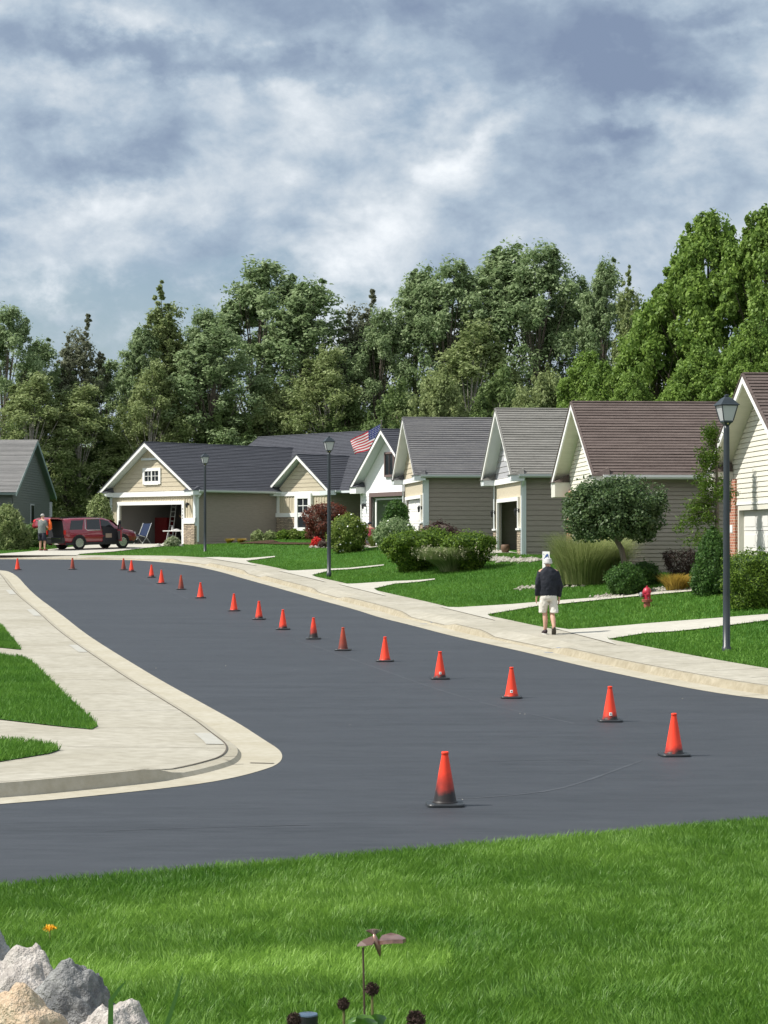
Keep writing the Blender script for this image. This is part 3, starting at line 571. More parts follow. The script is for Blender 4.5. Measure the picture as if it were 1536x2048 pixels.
def stonebase(root, segs, z1, m=M_ledge, cap=True, x=-.06, near=True):
    for y0, y1 in segs:
        s = MB(); s.box(x, .15, y0, y1, -.5, z1); s.build('stone_base', m, root)
        if cap: c = MB(); c.box(x - .05, .16, y0 - .04, y1 + .04, z1, z1 + .07); c.build('stone_cap', M_white, root)
def corner(root, W, zt, m, w=.14, zb=-.1, far=True):
    for y0, y1, a in ((-.036, w, 1),) + (((W - w, W + .02, 0),) if far else ()):
        c = MB(); c.box(-.035, 0.0, y0, y1, zb, zt)
        if a: c.box(-.035, w, -.04, -.0, zb, zt)
        c.build('corner_board', m, root)
def std(k, label, baseH, eave, ridge, D, ov=.45, ovy=.4):
    X, Y, t, W = HOUSES[k]; root = thing('house', label, 'house', (X, Y, CZ - baseH), rad(t)); ze = eave + baseH; zr = ridge + baseH; half = W / 2 + ovy; s = (zr - ze) / half
    return root, W, ze, zr, half, ze + s * ovy - .1, zr - .13
# --- h6: brick columns, cream gable
root, W, ze, zr, half, zw, zp = std('h6', 'cream sided house with brick column, cut by the right edge', 1.42, 1.78, 4.08, 15, ov=.5)
shell(root, W, 15, ze, zr, half, .4, M_greige)
m = front_core(root, W, zw, zp, .9, 5.8, 2.13, M_cream, .05, .14); gable_lap(m, W, 2.32, zp, zw, .13, .04); m.build('front_wall', M_cream, root)
gable_roof(root, '', R_brown, -.5, 15.3, W / 2, half, ze, zr, soffit=M_cream); gutter(root, -.3, 15.2, -.42, ze)
garage_door(root, .9, 5.8, 2.13, .16, mat('cream door', (.74, .73, .70), .5)); frame(root, .9, 5.8, 2.13, .12, mat('cream trim', (.66, .64, .57), .6), .02, .2)
for y0, y1 in ((.0, .72), (5.98, W)): b = MB(); b.box(-.04, .14, y0, y1, -.5, 2.95); b.build('brick_column', M_brick, root)
b = MB(); b.box(-.0, .05, .72, 5.98, 2.27, 2.33); b.build('trim_board', M_white, root)
returns(root, W, .5, .4, ze, R_brown, mat('cream trim', (.66, .64, .57)), .55, False)
b = MB(); b.box(-.055, -.04, 6.2, 6.45, 1.55, 1.75); b.build('number_plate', M_white, root)
# --- h5
root, W, ze, zr, half, zw, zp = std('h5', 'brown roofed house with long taupe side wall behind the umbrella-shaped tree', 1.15, 1.8, 4.13, 17)
shell(root, W, 17, ze, zr, half, .4, M_greige)
m = front_core(root, W, zw, zp, .9, 5.8, 2.13, M_cream, .05, .14); gable_lap(m, W, 2.32, zp, zw, .13, .04); m.build('front_wall', M_cream, root)
gable_roof(root, '', R_brown, -.45, 17.3, W / 2, half, ze, zr, soffit=M_cream); gutter(root, -.2, 17.2, -.42, ze, M_white)
garage_door(root, .9, 5.8, 2.13, .16); frame(root, .9, 5.8, 2.13, .12, mat('cream trim', (.66, .64, .57)), .02, .2)
for y0, y1 in ((.0, .72), (5.98, W)): b = MB(); b.box(-.04, .14, y0, y1, -.5, ze - .3); b.build('brick_column', M_brick, root)
returns(root, W, .45, .4, ze, R_brown, mat('cream trim', (.66, .64, .57)), .5, False)
# --- h4: tan front, open garage
root, W, ze, zr, half, zw, zp = std('h4', 'taupe house with weathered grey-brown roof and an open dark garage between stone piers', .78, 2.28, 4.86, 15)
shell(root, W, 15, ze, zr, half, .4, M_taupe, .19)
m = front_core(root, W, zw, zp, .95, 5.75, 2.13, M_tan, .05, .14); m.build('front_wall', M_tan, root)
m = MB(); gable_lap(m, W, ze + .0, zp, zw, .22, .04); m.build('gable', M_gray, root)
gable_roof(root, '', R_gbrown, -.45, 15.3, W / 2, half, ze, zr); gutter(root, -.2, 15.2, -.42, ze)
frame(root, .95, 5.75, 2.13); returns(root, W, .45, .4, ze, R_gbrown); corner(root, W, ze - .2, M_offw)
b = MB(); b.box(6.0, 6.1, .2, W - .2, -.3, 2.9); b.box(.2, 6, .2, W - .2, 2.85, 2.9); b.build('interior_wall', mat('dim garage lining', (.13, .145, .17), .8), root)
b = MB(); b.box(.14, 6, .2, W - .2, -.2, -.02); b.build('garage_floor', M_drive, root)
stonebase(root, ((.12, .82), (5.9, W - .12)), 1.05); gwindow(root, W / 2 - .42, W / 2 + .42, ze + .75, ze + 1.45, .1); wall_lamp(root, .5, 1.75); wall_lamp(root, W - .45, 1.75)
downspout(root, -.0, -.45, -.0, ze - .1, -.15, M_offw, kd=(.75, -.35))
# --- h3: white garage door
root, W, ze, zr, half, zw, zp = std('h3', 'taupe house with dark grey roof and closed white garage door behind the big yews', .45, 2.64, 5.24, 14)
shell(root, W, 14, ze, zr, half, .4, M_taupe, .19)
m = front_core(root, W, zw, zp, .95, 5.75, 2.13, M_tan, .05, .14); m.build('front_wall', M_tan, root)
m = MB(); gable_lap(m, W, ze, zp, zw, .22, .04); m.build('gable', M_tan, root)
gable_roof(root, '', R_dgray, -.45, 14.3, W / 2, half, ze, zr); gutter(root, -.2, 14.2, -.42, ze)
garage_door(root, .95, 5.75, 2.13); frame(root, .95, 5.75, 2.13); returns(root, W, .45, .4, ze, R_dgray); corner(root, W, ze - .2, M_offw, .2)
stonebase(root, ((.12, .82), (5.9, W - .12)), 1.05); gwindow(root, W / 2 - .42, W / 2 + .42, ze + .75, ze + 1.45, .1); wall_lamp(root, .45, 1.7); wall_lamp(root, W - .45, 1.7)
# --- h2: white house with open garage
root, W, ze, zr, half, zw, zp = std('h2', 'small white gabled house with open garage and dark framed gable window beside the flag', .18, 2.5, 5.15, 12)
shell(root, W, 12, ze, zr, half, .4, M_wsid)
m = front_core(root, W, zw, zp, .85, 5.3, 2.15, M_wsid, .05, .14); lap(m, (.04, 0, 0), (0, 1, 0), (-1, 0, 0), lambda z: (.0, W), 2.32, ze - .2, .16); lap(m, (.04, 0, 0), (0, 1, 0), (-1, 0, 0), lambda z: (5.5, W), .9, 2.32, .16); m.build('front_wall', M_wsid, root)
gable_roof(root, '', R_slate, -.45, 12.3, W / 2, half, ze, zr, trim=M_white); gutter(root, -.2, 12.2, -.42, ze); returns(root, W, .45, .4, ze, R_slate, M_white, .34, False)
M_mauve = mat('brown trim', (.16, .115, .11), .6); frame(root, .85, 5.3, 2.15, .2, M_mauve); gwindow(root, W / 2 - .45, W / 2 + .45, ze + .5, ze + 1.5, .09, M_mauve, 1, rows=1)
b = MB(); b.box(.16, .2, 5.05, 5.2, 0, 2.1); b.box(.16, .2, .9, 5.2, 2.0, 2.08); b.build('door_track', M_white, root)
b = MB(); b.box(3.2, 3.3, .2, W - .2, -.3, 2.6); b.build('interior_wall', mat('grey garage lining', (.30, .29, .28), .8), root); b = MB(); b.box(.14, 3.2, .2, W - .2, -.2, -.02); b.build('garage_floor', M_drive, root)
stonebase(root, ((5.55, W),), .8, mat('white stone', (.62, .60, .58), .8, col2=(.38, .35, .33), nscale=7, stretch=(1, 1, 3), bump=.8)); wall_lamp(root, 5.95, 1.75)
downspout(root, 0, W + .4, W + .1, ze - .1, -.1, M_white, kick=False)
# --- h1: tan house with open garage, bay and main roof
X, Y, t, W = HOUSES['h1']; bH = .38
root = thing('house', 'tan and taupe house with slate roofs, stone bay and an open garage full of gear', 'house', (X, Y, CZ - bH), rad(t)); ze = 2.53 + bH; zr = 5.18 + bH; ovy = .42; half = W / 2 + ovy; s = (zr - ze) / half; zw = ze + s * ovy - .1; zp = zr - .13
mb = MB(); mb.box(.1, 5.75, .035, .15, -.6, zw); lap(mb, (.05, .034, 0), (1, 0, 0), (0, -1, 0), lambda z: (0, 5.7), -.5, zw, .135); mb.build('side_wall', M_taupe, root)
mb = MB(); mb.box(.1, 12, W - .15, W, -.6, zw); mb.build('far_wall', M_taupe, root)
m = front_core(root, W, zw, zp, 1.15, 6.75, 2.16, M_tan, .05, .14); batten(m, 1.0, W, 2.35, ze - .28, .05, .2); batten(m, .1, 1.0, 1.3, ze - .28, .05, .2); batten(m, 6.9, W, .9, ze - .28, .05, .2); m.build('front_wall', M_tan, root)
m = MB(); gable_lap(m, W, ze, zp - .75, zw, .24, .04); m.build('gable', M_tan, root); b = MB(); b.box(-.03, .02, W / 2 - .95, W / 2 + .95, zp - .82, zp - .7); b.build('gable_band', M_offw, root)
m = MB(); m.prism([(.02, W / 2 - .85, zp - .7), (.02, W / 2 + .85, zp - .7), (.02, W / 2, zp - .03)], (.04, 0, 0)); batten(m, W / 2 - .5, W / 2 + .5, zp - .7, zp - .35, .02, .16); m.build('gable', M_tan, root)
gable_roof(root, '', R_slate, -.5, 12.3, W / 2, half, ze, zr); gutter(root, -.15, 5.2, -.44, ze); returns(root, W, .5, .42, ze, R_slate, M_offw, .26)
b = MB(); b.box(-.07, .0, .0, W, ze - .3, ze - .04); b.build('frieze', M_white, root)
frame(root, 1.15, 6.75, 2.16, .2, M_white); gwindow(root, W / 2 - .62, W / 2 + .62, ze + .55, ze + 1.1, .17, M_white, 2); corner(root, W, ze - .25, M_offw, .17, 1.0)
stonebase(root, ((.02, .95),), 1.12); b = MB(); b.box(-.09, .1, -.04, .97, 1.19, 1.42); b.build('belt_board', M_white, root); wall_lamp(root, .55, 2.15); downspout(root, .12, -.45, .0, ze - .1, -.0, M_offw, kick=False)
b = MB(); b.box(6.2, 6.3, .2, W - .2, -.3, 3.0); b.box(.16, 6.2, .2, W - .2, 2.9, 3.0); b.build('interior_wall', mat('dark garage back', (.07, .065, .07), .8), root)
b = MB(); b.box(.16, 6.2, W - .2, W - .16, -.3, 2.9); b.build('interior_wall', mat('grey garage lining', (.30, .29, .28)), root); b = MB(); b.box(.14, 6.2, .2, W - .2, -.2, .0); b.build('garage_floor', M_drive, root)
def glyphs(root, text, x, y, z, h, m, step, rot=True):
    cu = bpy.data.curves.new('digit', 'FONT'); cu.resolution_u = 3; cu.body = text; cu.size = h; cu.extrude = .004; cu.align_x = 'CENTER'
    o = bpy.data.objects.new('house_number', cu); C.objects.link(o); o.location = (x, y, z); o.rotation_euler = (rad(90), 0, rad(-90)); 
    bpy.context.view_layer.update(); me = bpy.data.meshes.new_from_object(o); me.materials.clear(); me.materials.append(m); q = bpy.data.objects.new('house_number', me); C.objects.link(q); q.location = o.location; q.rotation_euler = o.rotation_euler; q.parent = root; bpy.data.objects.remove(o); return q
for i, ch in enumerate('4164'): glyphs(root, ch, -.045, 1.05, 1.86 - i * .17, .17, M_black, .1)
# bay
yb0, yb1 = -4.35, .0; yc = (yb0 + yb1) / 2; bx = 5.75
m = MB(); zbw = ze; m.box(bx, bx + .14, yb0, yb1, -.6, zbw); m.prism([(bx, yb0, zbw), (bx, yb1, zbw), (bx, yc, 4.34 + bH)], (.14, 0, 0)); batten(m, yb0, yb1, 1.72, zbw - .25, bx, .22); m.build('bay_wall', M_tan, root)
m = MB(); slb = 1.75 / 2.175
lap(m, (bx - .01, yb0, 0), (0, 1, 0), (-1, 0, 0), lambda z: (max(0, (z - zbw) / slb), 4.35 - max(0, (z - zbw) / slb)), zbw, 4.25 + bH, .22); m.build('bay_gable', M_tan, root)
gable_roof(root, '', R_slate, bx - .48, 11.5, yc, 2.62, ze, 4.5 + bH)
b = MB(); b.box(bx - .07, bx, yb0, yb1, zbw - .26, zbw - .02); b.build('bay_frieze', M_white, root)
for y0, y1 in ((yb0 - .45, yb0 + .3), (yb1 - .3, yb1 + .42)): b = MB(); b.box(bx - .52, bx, y0, y1, ze - .25, ze - .03); b.build('eave_return', M_offw, root)
b = MB(); b.box(bx - .09, bx + .1, yb0 - .06, yb1 - .02, -.5, 1.5); b.build('stone_base', M_ledge, root)
b = MB(); b.box(bx - .12, bx, yb0 - .08, yb1 - .0, 1.5, 1.72); b.build('belt_board', M_white, root)
b = MB(); b.box(bx - .05, bx, yb1 - .2, yb1, 1.72, ze - .2); b.box(bx - .05, bx, yb0 - .04, yb0 + .16, 1.72, ze - .2); b.build('corner_board', M_white, root)
y0, y1, z0, z1 = -2.7, -1.85, .95, 2.5; f = MB()
f.box(bx - .16, bx, y0 - .24, y0, z0 - .1, z1 + .3); f.box(bx - .16, bx, y1, y1 + .24, z0 - .1, z1 + .3); f.box(bx - .164, bx, y0, y1, z1, z1 + .3); f.box(bx - .19, bx, y0 - .3, y1 + .3, z0 - .2, z0 - .02); f.box(bx - .13, bx, y0, y1, 1.66, 1.73); f.box(bx - .125, bx, (y0 + y1) / 2 - .02, (y0 + y1) / 2 + .02, 1.73, z1); f.box(bx - .127, bx, y0, y1, 2.09, 2.13)
w_ = f.build('window', M_white, root); f = MB(); f.box(bx - .105, bx, y0, y1, z0 - .02, z1); f.build('pane', M_glass, w_)
mb = MB(); mb.box(bx + .1, 16, yb0, yb0 + .15, -.6, zbw); lap(mb, (bx + .1, yb0 - .001, 0), (1, 0, 0), (0, -1, 0), lambda z: (0, 5), -.5, zbw, .135); mb.build('side_wall', M_taupe, root)
gutter(root, bx - .1, 11, yb0 - .45, ze)
# main body
m = MB(); m.box(8.2, 8.35, -13, yb0, -.6, zbw + .6); m.build('front_wall', M_taupe, root)
mb = MB(); e = 6.0; ez = 2.53 + bH; rx, rz_ = 11.6, 6.02 + bH
slope(mb, (e, -14, ez), (e, 8.5, ez), (rx, -14, rz_), (rx, 8.5, rz_)); slope(mb, (rx + 5.8, -14, ez), (rx + 5.8, 8.5, ez), (rx, -14, rz_), (rx, 8.5, rz_)); mb.tube([(rx, -14, rz_ + .02), (rx, 8.52, rz_ + .02)], .05, 6); mb.build('main_roof', R_slate, root)
sf = MB(); sf.prism([(e, -13.98, ez - .03), (rx, -13.98, rz_ - .03), (rx + 5.8, -13.98, ez - .03), (rx + 5.8, -13.98, ez - .14), (rx, -13.98, rz_ - .16), (e, -13.98, ez - .14)], (0, 22.4, 0)); sf.build('soffit', M_offw, root)
sf = MB(); sf.prism([(rx - 4.5, 8.0, -.6), (rx + 5.2, 8.0, -.6), (rx + 5.2, 8.0, ez), (rx, 8.0, rz_ - .3), (rx - 4.5, 8.0, ez)], (0, .1, 0)); sf.build('far_wall', M_taupe, root)
# --- h0: far left house, ridge along x, gable end to the right
root = thing('house', 'dark green-grey sided house with light grey roof at the far left edge', 'house', (-20.0, 107.0, CZ - .45), rad(0)); W0 = 12; ze = 2.42 + .45; zr = 5.55 + .45
m = MB(); sl0 = (zr - ze) / (W0 / 2 + .5); zw = ze + sl0 * .5 - .1
lap(m, (0, 0, 0), (0, 1, 0), (1, 0, 0), lambda z: (max(0, (z - zw) / sl0), W0 - max(0, (z - zw) / sl0)), -.3, zr - .3, .14); m.prism([(-.1, 0, -.6), (-.1, W0, -.6), (-.1, W0, zw), (-.1, W0 / 2, zr - .14), (-.1, 0, zw)], (.1, 0, 0)); m.build('gable_wall', M_green, root)
m = MB(); m.box(-14, -.1, .0, .12, -.6, zw); lap(m, (-14, 0, 0), (1, 0, 0), (0, -1, 0), lambda z: (0, 14), -.3, zw, .14); m.build('side_wall', M_green, root); m = MB(); m.box(-14, -.1, W0 - .12, W0, -.6, zw); m.build('far_wall', M_green, root)
m = MB(); slope(m, (-14, -.5, ze), (.35, -.5, ze), (-14, W0 / 2, zr), (.35, W0 / 2, zr)); slope(m, (-14, W0 + .5, ze), (.35, W0 + .5, ze), (-14, W0 / 2, zr), (.35, W0 / 2, zr)); m.build('roof', R_lgray, root)
m = MB()
for sg in (-1, 1): m.prism([(-14, W0 / 2, zr - .015), (-14, W0 / 2 + sg * (W0 / 2 + .5), ze - .015), (-14, W0 / 2 + sg * (W0 / 2 + .5), ze - .13), (-14, W0 / 2, zr - .13)], (14.3, 0, 0))
m.build('soffit', mat('sage soffit', (.17, .22, .21)), root)
for sg in (-1, 1): f = MB(); f.prism([(.3, W0 / 2, zr), (.3, W0 / 2 + sg * (W0 / 2 + .52), ze), (.3, W0 / 2 + sg * (W0 / 2 + .52), ze - .2), (.3, W0 / 2, zr - .22)], (.05, 0, 0)); f.build('fascia', mat('sage fascia', (.30, .38, .37)), root)
f = MB(); f.box(.0, .06, 5.4, 6.5, 1.0, 2.35); w_ = f.build('window', M_gutter, root); f = MB(); f.box(.06, .07, 5.5, 6.4, 1.08, 2.27); f.build('pane', M_glass, w_)
f = MB(); f.box(.0, .16, W0 - .14, W0 + .0, -.3, ze - .3); f.build('downspout', M_offw, root)
# front wing of h0
m = MB(); slope(m, (-9, -3.2, ze - .12), (-.9, -3.2, ze - .12), (-9, .5, ze + 1.2), (-2.6, .5, ze + 1.2)); m.build('wing_roof', R_lgray, root)
m = MB(); m.box(-9, -1.2, -2.7, .2, -.6, ze - .2); m.build('wing_wall', M_green, root); m = MB(); m.box(-9, -.8, -3.3, -3.16, ze - .27, ze - .12); m.build('gutter', M_gutter, root)
# ------------------------------------------------------------------ plants
def leafm(n, a, b, rough=.55, spec=.25, tr=.4): return mat(n, a, rough, spec, col2=b, attr=True, transl=tr)
L_pop = leafm('poplar leaves', (.12, .20, .07), (.38, .47, .25)); L_olive = leafm('olive leaves', (.14, .20, .06), (.38, .44, .20)); L_map = leafm('maple leaves', (.085, .165, .028), (.29, .42, .09))
L_dark = leafm('dark leaves', (.075, .135, .04), (.23, .31, .11)); L_dry = leafm('greyish leaves', (.12, .14, .08), (.28, .30, .20)); L_yew = leafm('yew leaves', (.045, .10, .012), (.19, .29, .035)); L_box = leafm('boxwood leaves', (.03, .085, .018), (.10, .20, .04))
L_red = leafm('red maple leaves', (.07, .022, .016), (.22, .075, .045)); L_purp = leafm('purple leaves', (.045, .028, .026), (.13, .085, .07)); L_lime = leafm('lime leaves', (.09, .15, .02), (.26, .33, .07)); L_gold = leafm('golden leaves', (.22, .15, .03), (.50, .36, .07)); L_sil = leafm('silver stems', (.2, .25, .13), (.5, .54, .36))
M_bark = mat('bark', (.10, .085, .07), .9, .1, col2=(.20, .17, .14), nscale=8, stretch=(1, 1, .3), bump=.5); M_birch = mat('pale bark', (.42, .40, .36), .8, .1, col2=(.20, .18, .15), nscale=5, bump=.2)
def unit(v): return v / (np.linalg.norm(v, axis=1, keepdims=True) + 1e-9)
def leaves(P, Nrm, size, r, asp=.5):
    n = len(P); Nn = unit(Nrm); t = unit(np.cross(Nn, r.normal(size=(n, 3)))); b = np.cross(Nn, t); s = size * (.6 + .8 * r.random((n, 1)))
    V = np.stack([P + t * s, P + b * s * asp, P - t * s, P - b * s * asp], 1).reshape(-1, 3); return V, np.arange(n * 4).reshape(-1, 4)
def crownpts(r, cen, rad_, per, up=.35, zs=1.0, shell_=.5):
    n = len(cen) * per; d = unit(r.normal(size=(n, 3))); R = np.repeat(rad_, per)[:, None] * (shell_ + (1 - shell_) * r.random((n, 1))); c = np.repeat(cen, per, 0)
    P = c + d * R * np.array([1, 1, zs]); return P, d * .75 + r.normal(size=(n, 3)) * .6 + np.array([0, 0, up])
def tree_mesh(seed, H, R, nlobe, lrad, ncl, crad, per, size, leafmat, name='tree', barkm=None, zs=1.2, trunk_r=.16, low=.12, wide=.52, asp=.5, shoots=8, shl=1.7, wind=.03, bare=0.0, top=2.6):
    """one tree at the origin: boughs (lobes) on a domed crown, each bough made of leaf clumps, plus upright shoots that break the top outline"""
    r = np.random.default_rng(seed); cen = []; cr = []; bough = []; Hd = H - shl * .55
    for j in range(nlobe):
        t = low + (1 - low) * ((j + r.random()) / nlobe) ** .85; a = j * 2.399 + r.random() * .8; env = R * min(1, ((t - low * .5) / (wide - low * .5)) ** .5) * (1 - max(0, (t - wide) / (1.02 - wide)) ** top) if t > low * .5 else R * .3
        rr = max(0, env - lrad * .6) * (.55 + .5 * math.sqrt(r.random())); c = np.array([math.cos(a) * rr + wind * t * t * Hd, math.sin(a) * rr, t * Hd - lrad * .4]); lr = lrad * (.7 + .6 * r.random()) * (1 if t < .8 else .8); bough.append(c)
        d = unit(r.normal(size=(ncl, 3)) + np.array([math.cos(a) * .35, math.sin(a) * .35, .35])); cen.append(c + d * lr * np.array([1, 1, zs]) * (.45 + .6 * r.random((ncl, 1)))); cr.append(crad * (.6 + .7 * r.random(ncl)))
    for j in range(shoots):
        a = r.random() * 6.283; q = math.sqrt(r.random()) * .85; x0 = math.cos(a) * R * q * .75 + wind * Hd; y0 = math.sin(a) * R * q * .75; zt = Hd * (1 - .30 * q ** 1.5) - .4; n = 26; k = r.random(n) ** 1.1; L_ = shl * (.5 + .6 * r.random()); lx = r.normal() * .3 + .5
        cen.append(np.c_[x0 + lx * k + r.normal(size=n) * .34 * (1.1 - k), y0 + r.normal(size=n) * .34 * (1.1 - k), zt - .8 + (L_ + .8) * k]); cr.append(crad * (.5 - .36 * k)); bough.append(np.array([x0 + lx, y0, zt + L_]))
    cen = np.concatenate(cen); cr = np.concatenate(cr); n = len(cen); P, Nn = crownpts(r, cen, cr, per, zs=1.0, up=.45, shell_=.2); kk = r.random(len(P)) > bare; P = P[kk]; Nn = Nn[kk]; V, Fq = leaves(P, Nn, size, r, asp)
    clump = np.repeat(r.random(n), per)[kk]; rnd = np.repeat(np.clip(.45 * clump + .55 * r.random(len(P)), 0, 1), 4); root = thing(name, None, None); npmesh('crown', V, Fq, leafmat, root, rnd); mb = MB()
    mb.tube([(wind * (k / 6) ** 2 * Hd + .06 * math.sin(k * 2.1 + seed), .06 * math.cos(k * 1.7), Hd * .95 * k / 6) for k in range(7)], [trunk_r * (1.15 - .97 * k / 6) for k in range(7)], 7)
    for c in bough: z0 = max(c[2] * .55, H * .03); x0 = wind * (z0 / Hd) ** 2 * Hd; mb.tube([(x0, 0, z0), (x0 + (c[0] - x0) * .45, c[1] * .45, z0 + (c[2] - z0) * .5), tuple(c)], [trunk_r * .36, trunk_r * .2, .014], 5)
    mb.build('trunk', barkm or M_bark, root); return root
def e_pop(R): return lambda t: R * (min(1, (t / .2) ** .5) * (1 - max(0, (t - .45) / .58) ** 2.0) + .06)
_x = 0
def e_nar(R): return lambda t: R * (1.05 - t) ** .8 + .1
def e_map(R): return lambda t: R * math.sqrt(max(.02, 1 - ((t - .45) / .56) ** 2))
TP = dict(pop=lambda: tree_mesh(11, 19, 3.9, 34, 1.25, 9, .62, 90, .105, L_pop),
          pop2=lambda: tree_mesh(12, 19, 3.6, 30, 1.2, 9, .62, 90, .105, L_pop, wind=.03, shoots=9, shl=2.2),
          olive=lambda: tree_mesh(13, 16, 3.0, 26, 1.0, 8, .58, 85, .10, L_olive, 'tree', M_birch, trunk_r=.11, shoots=8),
          dry=lambda: tree_mesh(14, 15, 2.7, 24, .95, 8, .52, 70, .095, L_dry, 'tree', M_birch, bare=.2, trunk_r=.11, shoots=11, shl=2.2, wind=.05),
          nar=lambda: tree_mesh(15, 15, 2.0, 22, .75, 8, .5, 80, .10, L_olive, 'tree', M_bark, trunk_r=.12, shoots=6, wide=.35, top=1.5, wind=.02, shl=2.2),
          map=lambda: tree_mesh(16, 16, 5.3, 62, 1.15, 11, .55, 95, .115, L_map, 'tree', M_bark, zs=.8, trunk_r=.25, asp=.65, wind=0, shoots=7, shl=1.0, wide=.5, top=2.4),
          dark=lambda: tree_mesh(17, 10, 3.3, 26, 1.2, 9, .62, 90, .11, L_dark, 'tree', M_bark, zs=.9, shoots=5, shl=1.2),
          under=lambda: tree_mesh(18, 10, 3.1, 26, 1.1, 9, .60, 90, .11, L_olive, 'tree', M_bark, zs=1.0, shoots=8, shl=1.5))
TH = dict(pop=19, pop2=19, olive=16, dry=15, nar=15, map=16, dark=10, under=10); TW = dict(pop=3.6, pop2=3.3, olive=2.8, dry=2.5, nar=1.7, map=5.0, dark=3.2, under=3.0)
protos = {}
FOREST = [  # pixel x, pixel y of the top, distance, kind, crown width in pixels, label
 (4, 606, 128, 'pop', 130, 'grey-green tree with dark top at the left edge of the photo'),
 (70, 668, 132, 'pop2', 110, 'thin pale leaning tree just right of the left edge treetop'),
 (140, 640, 134, 'dry', 130, 'airy pale-topped tree above the gap between the two left houses'),
 (205, 715, 136, 'pop', 120, 'low olive tree in the dip of the treeline at the left'),
 (60, 745, 124, 'olive', 150, 'yellow-green birch-like tree behind the far left house roof'),
 (160, 765, 127, 'olive', 150, 'olive tree with a pale thin trunk behind the red car'),
 (272, 640, 132, 'pop2', 100, 'narrow tree left of the taller twin spire'),
 (335, 582, 134, 'nar', 125, 'tall narrow spire-like tree rising left of the broad poplar'),
 (395, 612, 137, 'pop', 120, 'dark slender tree tucked between the spire and the broad poplar'),
 (300, 720, 128, 'olive', 120, 'olive bushy tree below the spires, above the tan garage roof'),
 (505, 515, 138, 'pop', 210, 'broad windblown poplar peaking left of the photo centre'),
 (420, 640, 131, 'pop2', 170, 'full green poplar on the left shoulder of the broad poplar'),
 (598, 548, 136, 'pop2', 190, 'silvery poplar on the right shoulder of the broad poplar'),
 (700, 590, 137, 'dry', 150, 'wispy topped tree with bent shoots above the flag'),
 (655, 690, 129, 'olive', 140, 'olive tree with thin stems above the slate main roof'),
 (752, 612, 134, 'pop', 120, 'dark poplar standing right above the flagpole'),
 (822, 520, 136, 'pop2', 150, 'poplar with a ragged isolated top left of the tallest clump'),
 (890, 512, 134, 'pop', 170, 'poplar with a row of upright shoots in the middle treeline'),
 (985, 474, 136, 'pop2', 210, 'tallest windswept poplar of the middle treeline'),
 (1068, 480, 133, 'pop', 190, 'windswept poplar leaning right beside the tallest one'),
 (935, 640, 127, 'olive', 170, 'olive poplar with pale visible trunks behind the grey roof ridge'),
 (1142, 545, 134, 'pop', 120, 'poplar with airy top left of the bright sky gap'),
 (1200, 505, 130, 'pop2', 110, 'slim poplar rising alone right of the bright sky gap'),
 (1255, 552, 128, 'nar', 90, 'small twisted treetop beside the big maple'),
 (1310, 600, 108, 'map', 230, 'rounded maple below and left of the biggest maple'),
 (1415, 422, 106, 'map', 300, 'biggest bright green maple towering over the brown roof'),
 (1530, 412, 103, 'map', 280, 'bright green maple cut by the right edge of the photo'),
 (1180, 700, 112, 'map', 190, 'low green maple above the grey-brown roof'),
 (1265, 745, 98, 'map', 150, 'small yellow-green maple just above the left end of the brown roof'),
 (1400, 690, 96, 'map', 220, 'dense maple directly behind the brown roof ridge'),
 (1500, 640, 94, 'map', 220, 'dense maple behind the lantern of the tall right lamp'),
 (30, 850, 126, 'dark', 130, 'dark low tree right behind the far left roof'),
 (130, 880, 128, 'dark', 140, 'dark low tree in the gap left of the tan garage'),
 (215, 860, 130, 'dark', 130, 'dark low tree behind the left eave of the tan garage'),
 (320, 800, 130, 'under', 150, 'low bushy tree above the left slate ridge'),
 (450, 800, 130, 'dark', 170, 'dark low tree above the middle of the slate garage roof'),
 (560, 770, 131, 'under', 160, 'low bushy tree above the left end of the main slate ridge'),
 (690, 780, 130, 'dark', 170, 'dark low tree above the street lamp between the houses'),
 (800, 760, 125, 'dark', 150, 'dark low tree behind the white gable peak'),
 (880, 740, 122, 'under', 150, 'low bushy tree behind the dark grey roof'),
 (1000, 735, 122, 'dark', 170, 'dark low tree behind the ridge gap of the two grey roofs'),
 (1095, 730, 118, 'under', 150, 'low bushy tree behind the weathered grey-brown roof'),
]
def place_tree(px, top, Y, kind, wpx, label, group='trees of the wood behind the houses', zb=None):
    wpx = wpx * {'pop': 1.35, 'pop2': 1.35, 'olive': 1.25, 'dry': 1.1}.get(kind, 1)
    X = (px - CX) / F * Y; zb = CZ - .75 if zb is None else zb; H = (HY - top) / F * Y + CZ - zb; sc = (wpx / F * Y / 2 / TW[kind] * 1.08, wpx / F * Y / 2 / TW[kind] * 1.08, H / TH[kind] * 1.01); rz = (px * 1.7) % 6.28
    if kind in ('pop', 'pop2', 'dry'): rz = ((px * 1.7) % 1.2) - .6
    if kind not in protos: o = TP[kind](); protos[kind] = o; o.location = (X, Y, zb); o.rotation_euler.z = rz; o.scale = sc
    else: o = dup(protos[kind], (X, Y, zb), rz, label, sc)
    tag(o, label, 'tree', group); return o
for q in FOREST: place_tree(*q)
def wood():
    r = np.random.default_rng(77); n = 1300; x = r.uniform(-36, 34, n); t = r.random(n); y = r.uniform(148, 156, n) - np.clip(x - 6, 0, 30) * .9; top = np.interp(x / y * F + CX, [0, 250, 500, 1000, 1130, 1200, 1300, 1536], [9.5, 9.5, 13, 13.5, 9.5, 11, 13, 13]); z = CZ - .8 + t * top * (.9 + .25 * r.random(n))
    P, Nn = crownpts(r, np.c_[x, y, z], .9 + .7 * r.random(n), 60); V, Fq = leaves(P, Nn, .17, r); return npmesh('woodland', V, Fq, L_olive, rnd=np.repeat(r.random(len(P)), 4))
